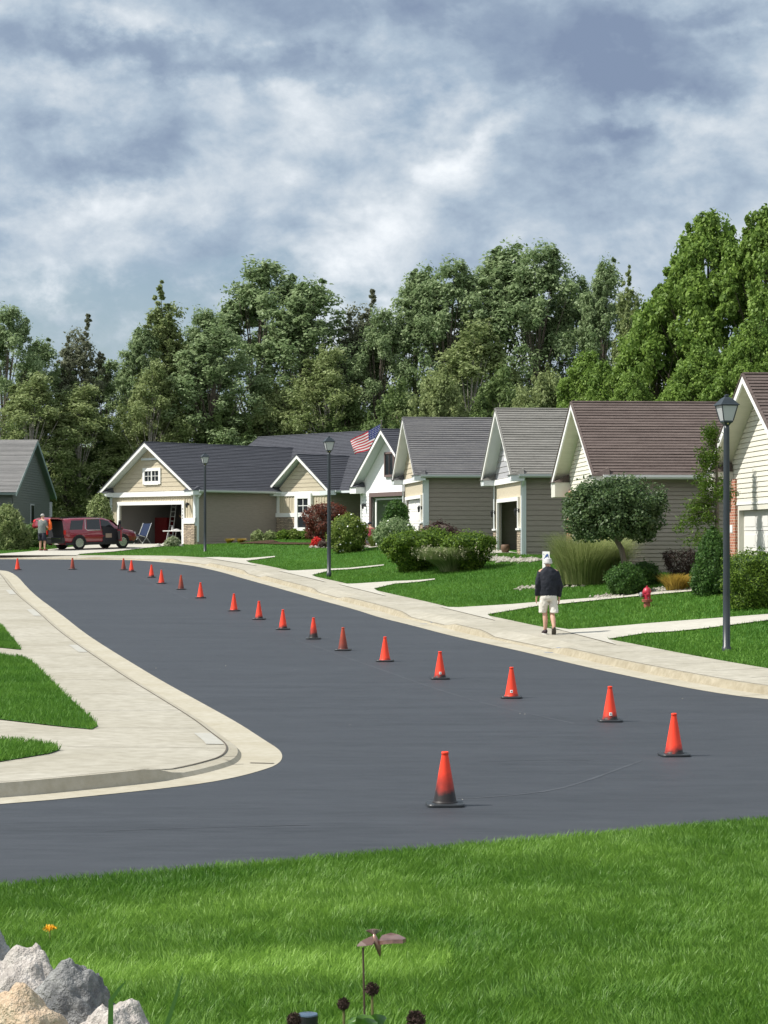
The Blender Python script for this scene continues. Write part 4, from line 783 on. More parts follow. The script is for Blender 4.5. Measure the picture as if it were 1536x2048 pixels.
tag(wood(), 'dark mass of woodland undergrowth behind the row of trees', 'woodland', kind='stuff')
# bushes: a lumpy shell of small leaves over a twiggy core
def bush(name, label, px, py, wpx, hpx, prof, lm, n=5200, size=.035, Y=None, cat='bush', group=None, depth=1.0, lump=.13, seed=None, flowers=None, stem=None, zoff=0, spiky=0, core=.86, lean=0):
    if Y is None: p = at(px, py); s = F / p.y
    else: s = F / Y; X = (px - CX) / s; p = Vector((X, Y, float(G(X, Y)[0])))
    w_, h_ = wpx / s, (hpx / s if Y is None else (HY - (py - hpx)) / s + CZ - p.z); r = np.random.default_rng(seed or int(px * 13 + wpx)); T = np.array([q[0] for q in prof]); R = np.array([q[1] for q in prof])
    root = thing(name, label, cat, (p.x, p.y + w_ * .0, p.z + zoff), 0, group); u = r.random(n); wgt = np.interp(np.linspace(0, 1, 200), T, R) + .35; cum = np.cumsum(wgt); cum /= cum[-1]; t = np.interp(u, cum, np.linspace(0, 1, 200)); ph = r.random(n) * 2 * np.pi
    def surf(t, ph, k=1.0):
        rr = np.interp(t, T, R) * (1 + lump * np.sin(ph * 3 + t * 9 + seed_) + lump * .8 * np.sin(ph * 7 - t * 13) + lump * .5 * np.sin(ph * 13 + t * 29)) * k; return np.c_[np.cos(ph) * rr * w_ / 2 + lean * t * h_, np.sin(ph) * rr * w_ / 2 * depth, t * h_]
    seed_ = px % 7; e = .015; A = surf(t, ph); B1 = surf(np.clip(t + e, 0, 1), ph); B2 = surf(t, ph + .05); Nn = unit(np.cross(B2 - A, B1 - A) + 1e-6); Nn[t > .96] = (0, 0, 1)
    P = A * 1 + Nn * (r.random((n, 1)) ** 2 * -.10 + .05 * r.random((n, 1)) + .16 * r.random((n, 1)) ** 9) * min(w_, 1.2) * .8; P[:, 2] = np.maximum(P[:, 2], .01)
    V, Fq = leaves(P, Nn * (1 - spiky) + r.normal(size=(n, 3)) * (.55 + spiky) + np.array([0, 0, .25]), size, r, .5 if not spiky else .25); rnd = np.repeat(np.clip(r.random(n) ** 1.2, 0, 1), 4); npmesh('foliage', V, Fq, lm, root, rnd)
    if core:
        m = MB(); K = 14; rings = []
        for tt in np.linspace(.02, .985, 12): rings.append([tuple(q) for q in surf(np.full(K, tt) * (.95), np.arange(K) * 2 * np.pi / K, core)])
        m.loft(rings).build('twigs', L_dark if lm not in (L_red, L_purp) else M_bark, root, smooth=True)
    if stem: m = MB(); [m.tube([(dx * .3, 0, -zoff - .1), (dx, .05, h_ * .3)], [stem, stem * .6], 7) for dx in (-.0, .12 * w_, -.1 * w_)]; m.build('stem', M_bark, root)
    if flowers:
        k = r.choice(n, flowers[1], False); V, Fq = leaves(P[k] + Nn[k] * .04, Nn[k] + np.array([-.3, -.5, .3]), flowers[2], r, .9); npmesh('flowers', V, Fq, flowers[0], root)
    return root
PR = dict(round=[(0, .55), (.12, .82), (.4, 1.0), (.7, .88), (.9, .5), (1, .05)], mound=[(0, .9), (.3, 1.0), (.6, .86), (.85, .5), (1, .05)], yew=[(0, .35), (.15, .48), (.45, .8), (.7, 1.0), (.88, .82), (1, .12)], cone=[(0, .72), (.15, .98), (.35, 1.0), (.6, .78), (.85, .38), (1, .05)], flat=[(0, .8), (.5, 1.0), (.85, .9), (1, .25)], umb=[(0, .45), (.12, .8), (.4, 1.0), (.75, .96), (.93, .7), (1, .2)], col=[(0, .9), (.5, 1), (.85, .8), (1, .2)])
bush('yew_bush', 'largest dark yew bush, clipped wide on top, left of the silvery grass', 826, 1143, 116, 80, PR['yew'], L_yew, 14000, .045)
bush('yew_bush', 'yew bush peeking out right behind the largest yew', 868, 1120, 70, 62, PR['yew'], L_yew, 6000, .05, Y=70)
bush('yew_bush', 'clipped yew bush left of the open dark garage', 938, 1120, 98, 54, PR['yew'], L_yew, 9000, .045, Y=66.5)
bush('dark_shrub', 'dusky purple-green shrub arching above the yews against the taupe wall', 878, 1085, 100, 40, PR['mound'], L_purp, 6000, .05, Y=77)
bush('boxwood', 'round dark boxwood ball behind the red hydrant, nearest of the pair', 1252, 1190, 70, 62, PR['round'], L_box, 12000, .028)
bush('boxwood', 'boxwood ball half hidden behind the one by the hydrant', 1288, 1172, 58, 48, PR['round'], L_box, 6000, .03)
bush('cone_yew', 'tall egg-shaped dark evergreen left of the big lamp pole', 1425, 1178, 72, 122, PR['cone'], L_box, 16000, .03, Y=49.2)
bush('boxwood', 'wide bright green rounded bush in front of the cream garage at the right edge', 1508, 1186, 112, 82, PR['flat'], L_yew, 15000, .028, Y=45.2)
bush('purple_shrub', 'dark purple twiggy shrub against the long taupe wall', 1360, 1150, 64, 48, [(0, .3), (.3, .6), (.6, .9), (.9, 1), (1, .7)], L_purp, 2600, .045, Y=54.5, core=0, spiky=.3)
r_ = bush('hydrangea', 'leafy green bush with white flowers beside the red maple', 695, 1082, 72, 54, PR['round'], L_lime, 6500, .05, Y=84, flowers=(M_white, 60, .035))
bush('hydrangea', 'grey-green bush with white flowers in front of the white house garage', 790, 1085, 78, 48, PR['round'], L_pop, 6500, .045, Y=82, flowers=(M_white, 50, .035))
bush('arborvitae', 'dark columnar evergreen standing in front of the white garage opening', 792, 1070, 46, 70, PR['col'], L_box, 5500, .05, Y=86)
for i, (x, wd, h, lm, l) in enumerate([(516, 26, 24, L_olive, 'leftmost pale green shrub under the stone bay'), (540, 30, 22, L_olive, 'second shrub from the left under the stone bay'), (567, 34, 24, L_yew, 'dark green shrub left of the bay window sill'), (588, 30, 26, L_lime, 'yellow-green shrub directly under the bay window'), (612, 32, 24, L_yew, 'shrub right of the bay window foot'), (628, 24, 18, L_olive, 'rightmost low shrub under the stone bay')]):
    bush('foundation_shrub', l, x, 1085, wd, h, PR['mound'], lm, 2600, .055, Y=99.5, group='low shrubs under the bay window')
bush('red_flowers', 'bright red flowering clump beside the tilted green utility box', 634, 1093, 22, 18, PR['mound'], leafm('scarlet petals', (.55, .02, .02), (.75, .06, .05)), 1500, .04)
bush('mulch_plant', 'reddish brown low foliage between the red flowers and the lamp pole', 668, 1093, 60, 12, PR['flat'], L_purp, 1500, .04)
bush('garage_bush', 'small pale green bush at the foot of the open tan garage', 345, 1093, 28, 20, PR['mound'], L_sil, 2200, .045)
bush('round_conifer', 'round olive conifer at the left corner of the tan garage', 200, 1085, 46, 98, PR['round'], L_olive, 7000, .07, Y=106.5)
bush('weeping_tree', 'weeping dark evergreen at the left edge in front of the green-grey house', 12, 1086, 84, 76, [(0, .95), (.3, 1.0), (.6, .8), (.85, .45), (1, .1)], L_olive, 7000, .10, Y=100, spiky=.5, cat='tree')
bush('foundation_hedge', 'dark shrubbery at the foot of the green-grey house wall', 66, 1084, 60, 34, PR['flat'], L_dark, 4500, .06, Y=103)
root = bush('red_maple', 'dark red Japanese maple partly behind the middle street lamp', 655, 1085, 82, 78, PR['umb'], L_red, 9000, .05, Y=92, cat='tree', zoff=.0, lump=.16, core=.7)
# umbrella tree
def umbrella():
    p = at(1248, 1128); Y = 53.5; s = F / Y; X = (1232 - CX) / s; zb = float(G(X, Y)[0]); r = np.random.default_rng(3); root = thing('umbrella_tree', 'small umbrella-shaped tree with dense drooping crown and slanting trunk before the long wall', 'tree', (X, Y, zb))
    zc = (HY - 947) / s + CZ - zb; zl = (HY - 1082) / s + CZ - zb; W2 = 108 / s; n = 190; ph = r.random(n) * 2 * np.pi; q = np.sqrt(r.random(n)); zz = zl + (zc - zl) * (.12 + .8 * r.random(n) * np.sqrt(1 - .55 * q ** 2)); rr = W2 * .86 * q * (1 + .08 * np.sin(3 * ph)) * np.interp((zz - zl) / (zc - zl), [0, .3, .7, 1], [.75, 1, 1.0, .78])
    cen = np.c_[np.cos(ph) * rr, np.sin(ph) * rr * .9, zz]; P, Nn = crownpts(r, cen, .22 + .14 * r.random(n), 230); P[:, 2] = np.maximum(P[:, 2], zl - .12 * r.random(len(P))); V, Fq = leaves(P, Nn + np.array([0, 0, .2]), .042, r, .6)
    npmesh('crown', V, Fq, leafm('catalpa leaves', (.04, .085, .03), (.15, .22, .085), .45, .4), root, np.repeat(r.random(len(P)), 4))
    m = MB(); bx = (1252 - 1232) / s; m.tube([(bx, 0, -.1), (bx - .02, 0, .6), (bx - .12, 0, 1.1), (bx - .3, .0, zl + .1), (.0, 0, zl + .5)], [.11, .085, .075, .07, .05], 9)
    for k in range(14): a = k * 2.4; m.tube([(bx - .22, 0, zl - .05), (math.cos(a) * W2 * .3, math.sin(a) * W2 * .3, zl + .35), (math.cos(a) * W2 * .7, math.sin(a) * W2 * .7, zl + .7)], [.045, .03, .012], 5)
    m.build('trunk', M_bark, root)
umbrella()
def straggly():
    Y = 50.6; s = F / Y; X = (1432 - CX) / s; zb = float(G(X, Y)[0]); r = np.random.default_rng(8); root = thing('spruce', 'sparse straggly conifer with drooping branches behind the tall lamp pole', 'tree', (X, Y, zb)); H = (HY - 852) / s + CZ - zb; m = MB(); m.tube([(0, 0, -.1), (.03, 0, H * .5), (.0, 0, H)], [.07, .05, .015], 7); Pl = []
    for k in range(34):
        t = .32 + .66 * r.random(); a = r.random() * 6.28 if k > 14 else math.pi + r.normal() * .4; Ln = (1.05 - t) * 1.25 * (.5 + .7 * r.random()) + .18; z0 = t * H; e = np.array([math.cos(a) * Ln, math.sin(a) * Ln * .6, z0 - .15 * Ln + .12]); m.tube([(0, 0, z0), tuple(e * .6 + np.array([0, 0, z0]) * .4 + np.array([0, 0, .06])), tuple(e)], [.018, .012, .005], 4)
        f = r.random(170) ** .6; Pl.append(np.array([0, 0, z0]) * (1 - f[:, None]) + e * f[:, None] + r.normal(size=(170, 3)) * np.array([.07, .07, .09]) - np.array([0, 0, 1]) * (r.random((170, 1)) * .18))
    P = np.concatenate(Pl); V, Fq = leaves(P, r.normal(size=P.shape), .05, r, .28); npmesh('foliage', V, Fq, L_yew, root, np.repeat(r.random(len(P)) * .6, 4)); m.build('trunk', M_bark, root)
straggly()
def tuft(name, label, px, py, wpx, hpx, lm, n, Y=None, wd=.012, droop=.8, wind=(.25, 0), upf=1.0, plumes=0, cat='ornamental grass', baser=.3, group=None, pm=None):
    if Y is None: p = at(px, py); s = F / p.y
    else: s = F / Y; X = (px - CX) / s; p = Vector((X, Y, float(G(X, Y)[0])))
    R, H = wpx / s / 2, hpx / s; r = np.random.default_rng(int(px + hpx)); root = thing(name, label, cat, tuple(p), 0, group)
    a = r.random(n) * 2 * np.pi; L = H * (.55 + .5 * r.random(n)); out = R * r.random(n) ** .6 * droop; b0 = R * baser * np.sqrt(r.random(n)); b = np.c_[np.cos(a) * b0, np.sin(a) * b0, np.zeros(n)]; dirv = np.c_[np.cos(a), np.sin(a), np.zeros(n)]; sd = np.c_[-np.sin(a + .5), np.cos(a + .5), np.zeros(n)] * wd * .5
    K = 5; VV = []
    for k in range(K):
        t = k / (K - 1); c = b + dirv * (out * t ** 1.5)[:, None] + np.array([wind[0], wind[1], 0]) * R * t * t + np.array([0, 0, 1.]) * (L * (t - .32 * droop * t ** 3))[:, None]; ww = (1 - t * .85); VV += [c - sd * ww, c + sd * ww]
    V = np.stack(VV, 1).reshape(-1, 3); base = np.arange(n)[:, None] * 2 * K; Fq = np.concatenate([base + np.array([[2 * k, 2 * k + 1, 2 * k + 3, 2 * k + 2]]) for k in range(K - 1)]); npmesh('blades', V, Fq, lm, root, np.repeat(r.random(n), 2 * K))
    if plumes:
        k = r.choice(n, plumes, False); tip = (VV[-1] + VV[-2])[k] / 2; P = np.repeat(tip, 6, 0) + r.normal(size=(plumes * 6, 3)) * np.array([.02, .02, .05]); V, Fq = leaves(P, r.normal(size=P.shape), .03, r, .4); npmesh('seed_heads', V, Fq, pm or M_stone, root, np.repeat(r.random(len(P)), 4))
    return root
M_plume = mat('grass plumes', (.42, .40, .27), .8)
tuft('maiden_grass', 'tall green ornamental grass clump blowing to the side left of the umbrella tree', 1176, 1168, 150, 140, leafm('fresh grass blades', (.16, .21, .06), (.42, .46, .2)), 7000, wd=.012, droop=.85, wind=(.14, 0), baser=.75)
tuft('fountain_grass', 'low silvery fountain grass mound in front of the yews', 905, 1143, 138, 70, leafm('fountain grass blades', (.13, .19, .06), (.36, .42, .2)), 6500, wd=.022, droop=1.0, wind=(.05, 0), plumes=260, baser=.35, pm=M_plume)
tuft('golden_grass', 'golden yellow grass clump between boxwood and egg-shaped evergreen', 1360, 1180, 92, 46, L_gold, 1500, wd=.018, droop=.9, baser=.6)
tuft('yellow_grass', 'yellow-green grass clump beside the stone goose', 748, 1094, 44, 30, L_lime, 1800, wd=.02)
for x, l in ((458, 'orange-gold daylily clump nearest the tan garage side wall, left of its twin'), (481, 'orange-gold daylily clump right of its twin along the taupe wall'), (433, 'smallest orange groundcover tuft near the lamp before the tan garage')):
    tuft('daylily', l, x, 1087, 26 if x > 440 else 16, 14 if x > 440 else 6, L_gold, 700, wd=.02, group='golden clumps along the taupe wall')
# beds: mulch and pale stones
def bed(name, pts, m, dz=.05): return fill(name, [tuple(at(*p)[:2]) for p in pts], lambda X, Y: G(X, Y) + dz, .4, m)
bed('mulch_bed', [(620, 1096), (700, 1097), (735, 1094), (800, 1092), (800, 1086), (700, 1086), (640, 1087)], M_mulch)
bed('mulch_bed', [(480, 1089), (560, 1090), (640, 1091), (640, 1087), (560, 1086), (480, 1086)], M_mulch)
def stones(name, label, path, wm, n, size):
    r = np.random.default_rng(n); P = np.array([tuple(at(*p)) for p in path]); d = np.r_[0, np.cumsum(np.hypot(*np.diff(P[:, :2], axis=0).T))]; s = r.random(n) * d[-1]; x = np.interp(s, d, P[:, 0]) + r.normal(size=n) * wm * .3; y = np.interp(s, d, P[:, 1]) + r.normal(size=n) * wm; z = G(x, y) + .02
    base = np.array([(1, 0, 0), (0, 1, 0), (-1, 0, 0), (0, -1, 0), (0, 0, .7), (0, 0, -.7)]); sc = size * (.5 + r.random((n, 1, 1))); a = r.random(n) * 6.28; c_, s_ = np.cos(a)[:, None], np.sin(a)[:, None]; B = np.repeat(base[None], n, 0) * (1 + .5 * r.random((n, 6, 1))) * sc; Bx = B[:, :, 0] * c_ - B[:, :, 1] * s_; By = (B[:, :, 0] * s_ + B[:, :, 1] * c_) * .8; V = np.stack([Bx + x[:, None], By + y[:, None], B[:, :, 2] + z[:, None]], 2).reshape(-1, 3)
    T = np.array([(0, 1, 4), (1, 2, 4), (2, 3, 4), (3, 0, 4), (1, 0, 5), (2, 1, 5), (3, 2, 5), (0, 3, 5)]); Fq = (np.arange(n)[:, None, None] * 6 + T[None]).reshape(-1, 3); tag(npmesh(name, V, Fq, M_stone, rnd=np.repeat(r.random(n), 6)), label, 'stones', kind='stuff')
stones('gravel', 'pale stones edging the beds around the hydrant bushes', [(1195, 1196), (1230, 1192), (1300, 1183), (1400, 1177), (1440, 1183), (1536, 1184)], .28, 800, .05)
stones('gravel', 'white stones beside the tall ornamental grass', [(1030, 1180), (1060, 1176), (1120, 1174), (1170, 1172)], .18, 200, .05)
stones('gravel', 'white stones at the open dark garage', [(975, 1118), (1020, 1122), (1080, 1121)], .4, 500, .06)
stones('gravel', 'pale edging stones along the mulch bed', [(620, 1095), (700, 1097), (740, 1094)], .12, 160, .06)
stones('gravel', 'pale stones under the cone evergreen', [(1380, 1180), (1536, 1187)], .2, 200, .06)
# ------------------------------------------------------------------ traffic cones
def conemat(n, top, soot0, soot1, amt):
    m = bpy.data.materials.new(n); m.use_nodes = True; nt = m.node_tree; N = nt.nodes; L = nt.links; p = N['Principled BSDF']; p.inputs['Roughness'].default_value = .45; p.inputs['Specular IOR Level'].default_value = .35
    tc = N.new('ShaderNodeTexCoord'); s = N.new('ShaderNodeSeparateXYZ'); L.new(tc.outputs['Object'], s.inputs[0]); nz = N.new('ShaderNodeTexNoise'); L.new(tc.outputs['Object'], nz.inputs['Vector']); nz.inputs['Scale'].default_value = 9; nz.inputs['Detail'].default_value = 5
    a = N.new('ShaderNodeMath'); a.operation = 'MULTIPLY_ADD'; L.new(nz.outputs[0], a.inputs[0]); a.inputs[1].default_value = -.22; L.new(s.outputs[2], a.inputs[2])
    mr = N.new('ShaderNodeMapRange'); L.new(a.outputs[0], mr.inputs[0]); mr.inputs[1].default_value = soot0; mr.inputs[2].default_value = soot1; mr.inputs[3].default_value = amt; mr.inputs[4].default_value = 0
    mx = N.new('ShaderNodeMix'); mx.data_type = 'RGBA'; L.new(mr.outputs[0], mx.inputs[0]); mx.inputs[6].default_value = (*top, 1); mx.inputs[7].default_value = (.022, .018, .018, 1); L.new(mx.outputs[2], p.inputs['Base Color']); return m
RED = (.84, .055, .022)
CM = [conemat('heavily sooted cone', RED, .0, .19, 1), conemat('sooted cone', RED, -.07, .03, 1), conemat('clean cone', RED, -.11, -.045, .9), conemat('dull cone', (.50, .07, .03), -.06, .34, .8)]
M_rub = mat('black rubber', (.022, .026, .030), .45, .5)
def make_cone(k, sticker):
    t = thing('traffic_cone', None, None)
    b = MB(); b.loft([[(x * sx, y * sx, z) for x, y in [(math.copysign(abs(math.cos(a)) ** .35, math.cos(a)) * .158, math.copysign(abs(math.sin(a)) ** .35, math.sin(a)) * .158) for a in [2 * math.pi * (i + .5) / 28 for i in range(28)]]] for z, sx in ((0, .96), (.006, 1.02), (.020, 1.02), (.028, .985), (.030, .8))]); b.build('base', M_rub, t, smooth=False)
    c = MB(); c.lathe([(.112, .029), (.108, .036), (.100, .040), (.097, .046), (.030, .425), (.0285, .440), (.0315, .443), (.031, .458), (.026, .462), (.022, .45)], 28); c.build('cone_body', CM[k], t, smooth=True)
    if sticker: s = MB(); s.loft([[(.0915 * math.cos(a) * q, .0915 * math.sin(a) * q, z) for a in [-1.57 - .22 + .11 * i for i in range(5)]] for z, q in ((.085, 1.02), (.125, .945))], cap=False, closed=False); s.build('sticker', M_white, t); s2 = MB(); s2.loft([[(.0925 * math.cos(a) * q, .0925 * math.sin(a) * q, z) for a in [-1.57 - .12 + .08 * i for i in range(4)]] for z, q in ((.098, .998), (.112, .972))], cap=False, closed=False); s2.build('sticker_text', M_black, t)
    return t
protoc = {}
for px, py, k, st, l in [
 (890, 1614, 0, 0, 'nearest traffic cone, its lower half blackened with soot'), (1348, 1514, 1, 0, 'second nearest cone, rightmost of all, with sooty foot'), (1220, 1445, 1, 1, 'cone with white sticker over black soot, right of centre'), (1023, 1398, 2, 1, 'clean cone with white sticker, fourth from the camera'),
 (880, 1360, 1, 1, 'cone with small white sticker and black foot, fifth from the camera'), (770, 1325, 2, 0, 'bright clean cone, sixth from the camera, right of the dull brown one'), (686, 1303, 3, 0, 'dull brownish dirty cone, seventh from the camera'), (627, 1280, 0, 0, 'cone with blackened lower part just beyond the dull brown one'),
 (566, 1261, 1, 0, 'cone ninth from the camera, between the blackened cone and the pair farther left'), (518, 1241, 1, 0, 'cone tenth from the camera, below the middle street lamp'), (468, 1224, 2, 0, 'bright cone eleventh from the camera, left of the tenth'), (401, 1198, 2, 0, 'cone standing straight below the far left street lamp'),
 (362, 1181, 3, 0, 'dull cone thirteenth from the camera'), (323, 1169, 2, 0, 'cone fourteenth from the camera, brighter than its neighbours'), (303, 1157, 1, 0, 'cone fifteenth from the camera, below the open tan garage'), (263, 1146, 1, 0, 'right one of the two close-set cones near the red car'),
 (247, 1142, 3, 0, 'left one of the two close-set cones near the red car'), (145, 1141, 3, 0, 'cone standing alone in line with the rear wheel of the red car'), (35, 1142, 2, 0, 'farthest cone at the left end of the street')]:
    X_, Y_ = road_at(px, py - 2); loc = (X_, Y_, float(zroad(Y_ * 0, Y_)) + .001); rz = rad((px * 3) % 14 - 7)
    if (k, st) not in protoc: o = make_cone(k, st); protoc[(k, st)] = o; o.location = loc; o.rotation_euler.z = rz
    else: o = dup(protoc[(k, st)], loc, rz, l)
    tag(o, l, 'traffic cone', 'traffic cones along the middle of the street')
# ------------------------------------------------------------------ street lamps
M_pole = mat('painted dark pole', (.020, .028, .034), .38, .5, col2=(.028, .037, .043), nscale=4); M_lglass = mat('frosted lamp glass', (.62, .65, .66), .35, .4, transl=.35)
def make_lamp():
    t = thing('street_lamp', None, None); H = 4.72
    m = MB(); m.lathe([(.085, -.2), (.085, .02), (.068, .03), (.066, 1.0), (.055, H - .62), (.05, H - .55)], 20); m.build('pole', M_pole, t, smooth=True)
    m = MB(); z = H - .56; m.lathe([(.05, z), (.09, z + .05), (.13, z + .07), (.13, z + .10)], 4, (0, 0, 0), Matrix.Rotation(0, 4, 'Z')); z0, z1 = z + .10, z + .38
    for i in range(4):
        a = math.pi / 2 * (i + .5); c, s = math.cos(a), math.sin(a); m.beam((c * .135, s * .135, z0), (c * .222, s * .222, z1), .016, .016)
    m.lathe([(.228, z1 - .005), (.232, z1 + .01), (.262, z1 + .005), (.262, z1 + .02), (.235, z1 + .035), (.17, z1 + .09), (.115, z1 + .135), (.065, z1 + .16), (.045, z1 + .17), (.05, z1 + .185), (.05, z1 + .2), (.0, z1 + .215)], 4); m.build('lantern_frame', M_pole, t)
    g = MB(); g.lathe([(.128, z0), (.215, z1)], 4); g.build('lantern_glass', M_lglass, t); b = MB(); b.lathe([(.012, z0 - .07), (.02, z0 - .05), (.0, z0 - .03)], 8, (0, -.06, 0)); b.build('photocell', mat('photocell', (.5, .45, .2), .4), t); return t
lp = None
for px, py, Yl, l in [(1453, 1296, 37.3, 'tallest street lamp, standing on the lawn at the right in front of the cream house'), (658, 1146, 69.0, 'middle street lamp in front of the slate roofed bay'), (410, 1106, 94.3, 'farthest street lamp, in front of the tan garage corner')]:
    X_ = (px - CX) / F * Yl; zz = CZ - (py - HY) / F * Yl; loc = (X_, Yl, zz)
    if lp is None: lp = make_lamp(); o = lp; o.location = loc; o.rotation_euler.z = rad(14)
    else: o = dup(lp, loc, rad(14 + px % 9), l)
    tag(o, l, 'street lamp', 'street lamps on the right side lawns')
# ------------------------------------------------------------------ fire hydrant
def hydrant():
    p = at(1294, 1215); M_h = mat('hydrant red', (.50, .02, .055), .4, .5, col2=(.38, .018, .04), nscale=9); M_hr = mat('faded hydrant paint', (.27, .075, .05), .6, .3, col2=(.36, .13, .09), nscale=12); M_cap = mat('grey nozzle cap', (.28, .28, .30), .4, .5); k = F / p.y * .62 / 44; S = .62 / k
    s = 43 / (F / p.y) / .66; t = thing('fire_hydrant', 'red fire hydrant with grey side cap on the lawn', 'hydrant', tuple(p), rad(5)); t.scale = (s, s, s)
    m = MB(); m.lathe([(.10, -.1), (.10, .17), (.155, .175), (.155, .215), (.165, .22), (.165, .25), (.10, .255)], 20); m.build('standpipe', M_hr, t, smooth=False)
    m = MB(); m.lathe([(.11, .25), (.115, .45), (.135, .455), (.135, .49), (.125, .53), (.095, .585), (.05, .615), (.03, .62), (.03, .665), (.0, .67)], 20); m.build('barrel', M_h, t, smooth=False)
    R = Matrix.Rotation(rad(-90), 4, 'Y'); m = MB(); m.lathe([(.07, .0), (.07, .15), (.085, .15), (.085, .165)], 14, (.0, 0, 0), Matrix.Translation((0, 0, .39)) @ R); m.build('pumper_nozzle', M_h, t)
    m = MB(); m.lathe([(.088, .165), (.088, .21), (.055, .225), (.03, .23), (.03, .25)], 8, (0, 0, 0), Matrix.Translation((0, 0, .39)) @ R); m.build('nozzle_cap', M_cap, t)
    R2 = Matrix.Rotation(rad(90), 4, 'X'); m = MB(); m.lathe([(.05, .0), (.05, .13), (.062, .13), (.062, .17), (.025, .18), (.025, .205)], 12, (0, 0, 0), Matrix.Translation((0, 0, .40)) @ R2); m.build('side_nozzle', M_h, t)
    m = MB(); m.tube([(.01, -.15, .40), (.0, -.175, .3), (.01, -.14, .2)], .006, 5); m.build('cap_chain', M_cap, t)
hydrant()
# ------------------------------------------------------------------ sign, utility boxes, goose, flag
def yard_sign():
    Y = 56; s = F / Y; X = (1092 - CX) / s; z0 = float(G(X, Y)[0]); t = thing('yard_sign', 'narrow upright white sign with a blue leaping animal mark behind the walking man', 'sign', (X, Y, z0), rad(-32)); w_, zt = .115, (HY - 1103) / s + CZ - z0
    m = MB(); m.box(-w_, w_, 0, .02, max(.05, zt - .8), zt); m.build('panel', M_white, t); m = MB(); m.box(-.02, .02, .02, .04, -.1, zt - .1); m.build('stake', M_white, t)
    P = [(-.07, -.12), (-.03, -.085), (-.01, -.04), (.03, -.005), (.065, -.01), (.08, -.05), (.085, -.11), (.065, -.10), (.055, -.065), (.03, -.07), (.005, -.085), (-.02, -.125), (-.05, -.135)]
    m = MB(); m.prism([(x, -.006, zt - .06 + y * 1.15) for x, y in P], (0, .004, 0)); m.prism([(-.085, -.006, zt - .07), (-.065, -.006, zt - .1), (-.055, -.006, zt - .1), (-.07, -.006, zt - .065)], (0, .004, 0)); m.build('animal_mark', mat('sign blue', (.06, .11, .32), .5), t)
yard_sign()
M_util = mat('pale green utility plastic', (.36, .47, .40), .5, .3)
def pedestal(px, py, w_, h, label, tilt=0, box=False):
    p = at(px, py); s = F / p.y; t = thing('utility_pedestal', label, 'utility box', tuple(p), 0, 'utility pedestals on the lawns'); W2 = w_ / s / 2; H = h / s; m = MB()
    if box: m.box(-W2, W2, -W2 * .8, W2 * .8, -.05, H); o = m.build('housing', M_util, t, bevel=.02); m = MB(); m.box(-W2 * 1.08, W2 * 1.08, -W2 * .9, W2 * .9, H, H + .05); m.build('lid', M_util, t); m = MB(); [m.box(-W2 * .6 + i * W2 * .4, -W2 * .6 + i * W2 * .4 + .02, -W2 * .84, -W2 * .78, H * .3, H * .85) for i in range(4)]; m.build('vent', M_util, t)
    else: m.lathe([(W2, -.05), (W2 * .98, H * .82)], 16); m.build('housing', M_util, t, smooth=True); m = MB(); m.lathe([(W2 * 1.06, H * .82), (W2 * 1.06, H * .92), (W2 * .9, H * .98), (.0, H)], 16); m.build('cap', mat('pale cap', (.6, .66, .6), .5), t)
    t.rotation_euler = (0, rad(tilt), rad(8))
pedestal(688, 1091, 9, 26, 'slim upright pale green utility post beside its tilted neighbour'); pedestal(698, 1095, 14, 18, 'tilted squat pale green utility box right of the slim post', 14, True); pedestal(14, 1094, 13, 22, 'grey-green utility canister on the lawn at the left edge of the photo')
def goose():
    p = at(757, 1094); s = F / p.y; t = thing('stone_goose', 'pale stone goose ornament at the foot of the largest yew', 'garden ornament', tuple(p)); m = MB(); k = 16 / s / .5
    m.tube([(-.12, 0, .02), (-.07, 0, .1), (0, 0, .2), (.04, 0, .33), (.05, 0, .42), (.1, 0, .47), (.17, 0, .43), (.22, 0, .40)], [.03, .09, .1, .075, .05, .055, .03, .01], 10); m.tube([(-.3, 0, .0), (-.15, 0, .03), (.05, 0, .02)], [.02, .06, .08], 8); o = m.build('body', mat('cast stone', (.46, .44, .38), .85, col2=(.33, .32, .28), nscale=9), t, smooth=True); t.scale = (k, k, k)
goose()
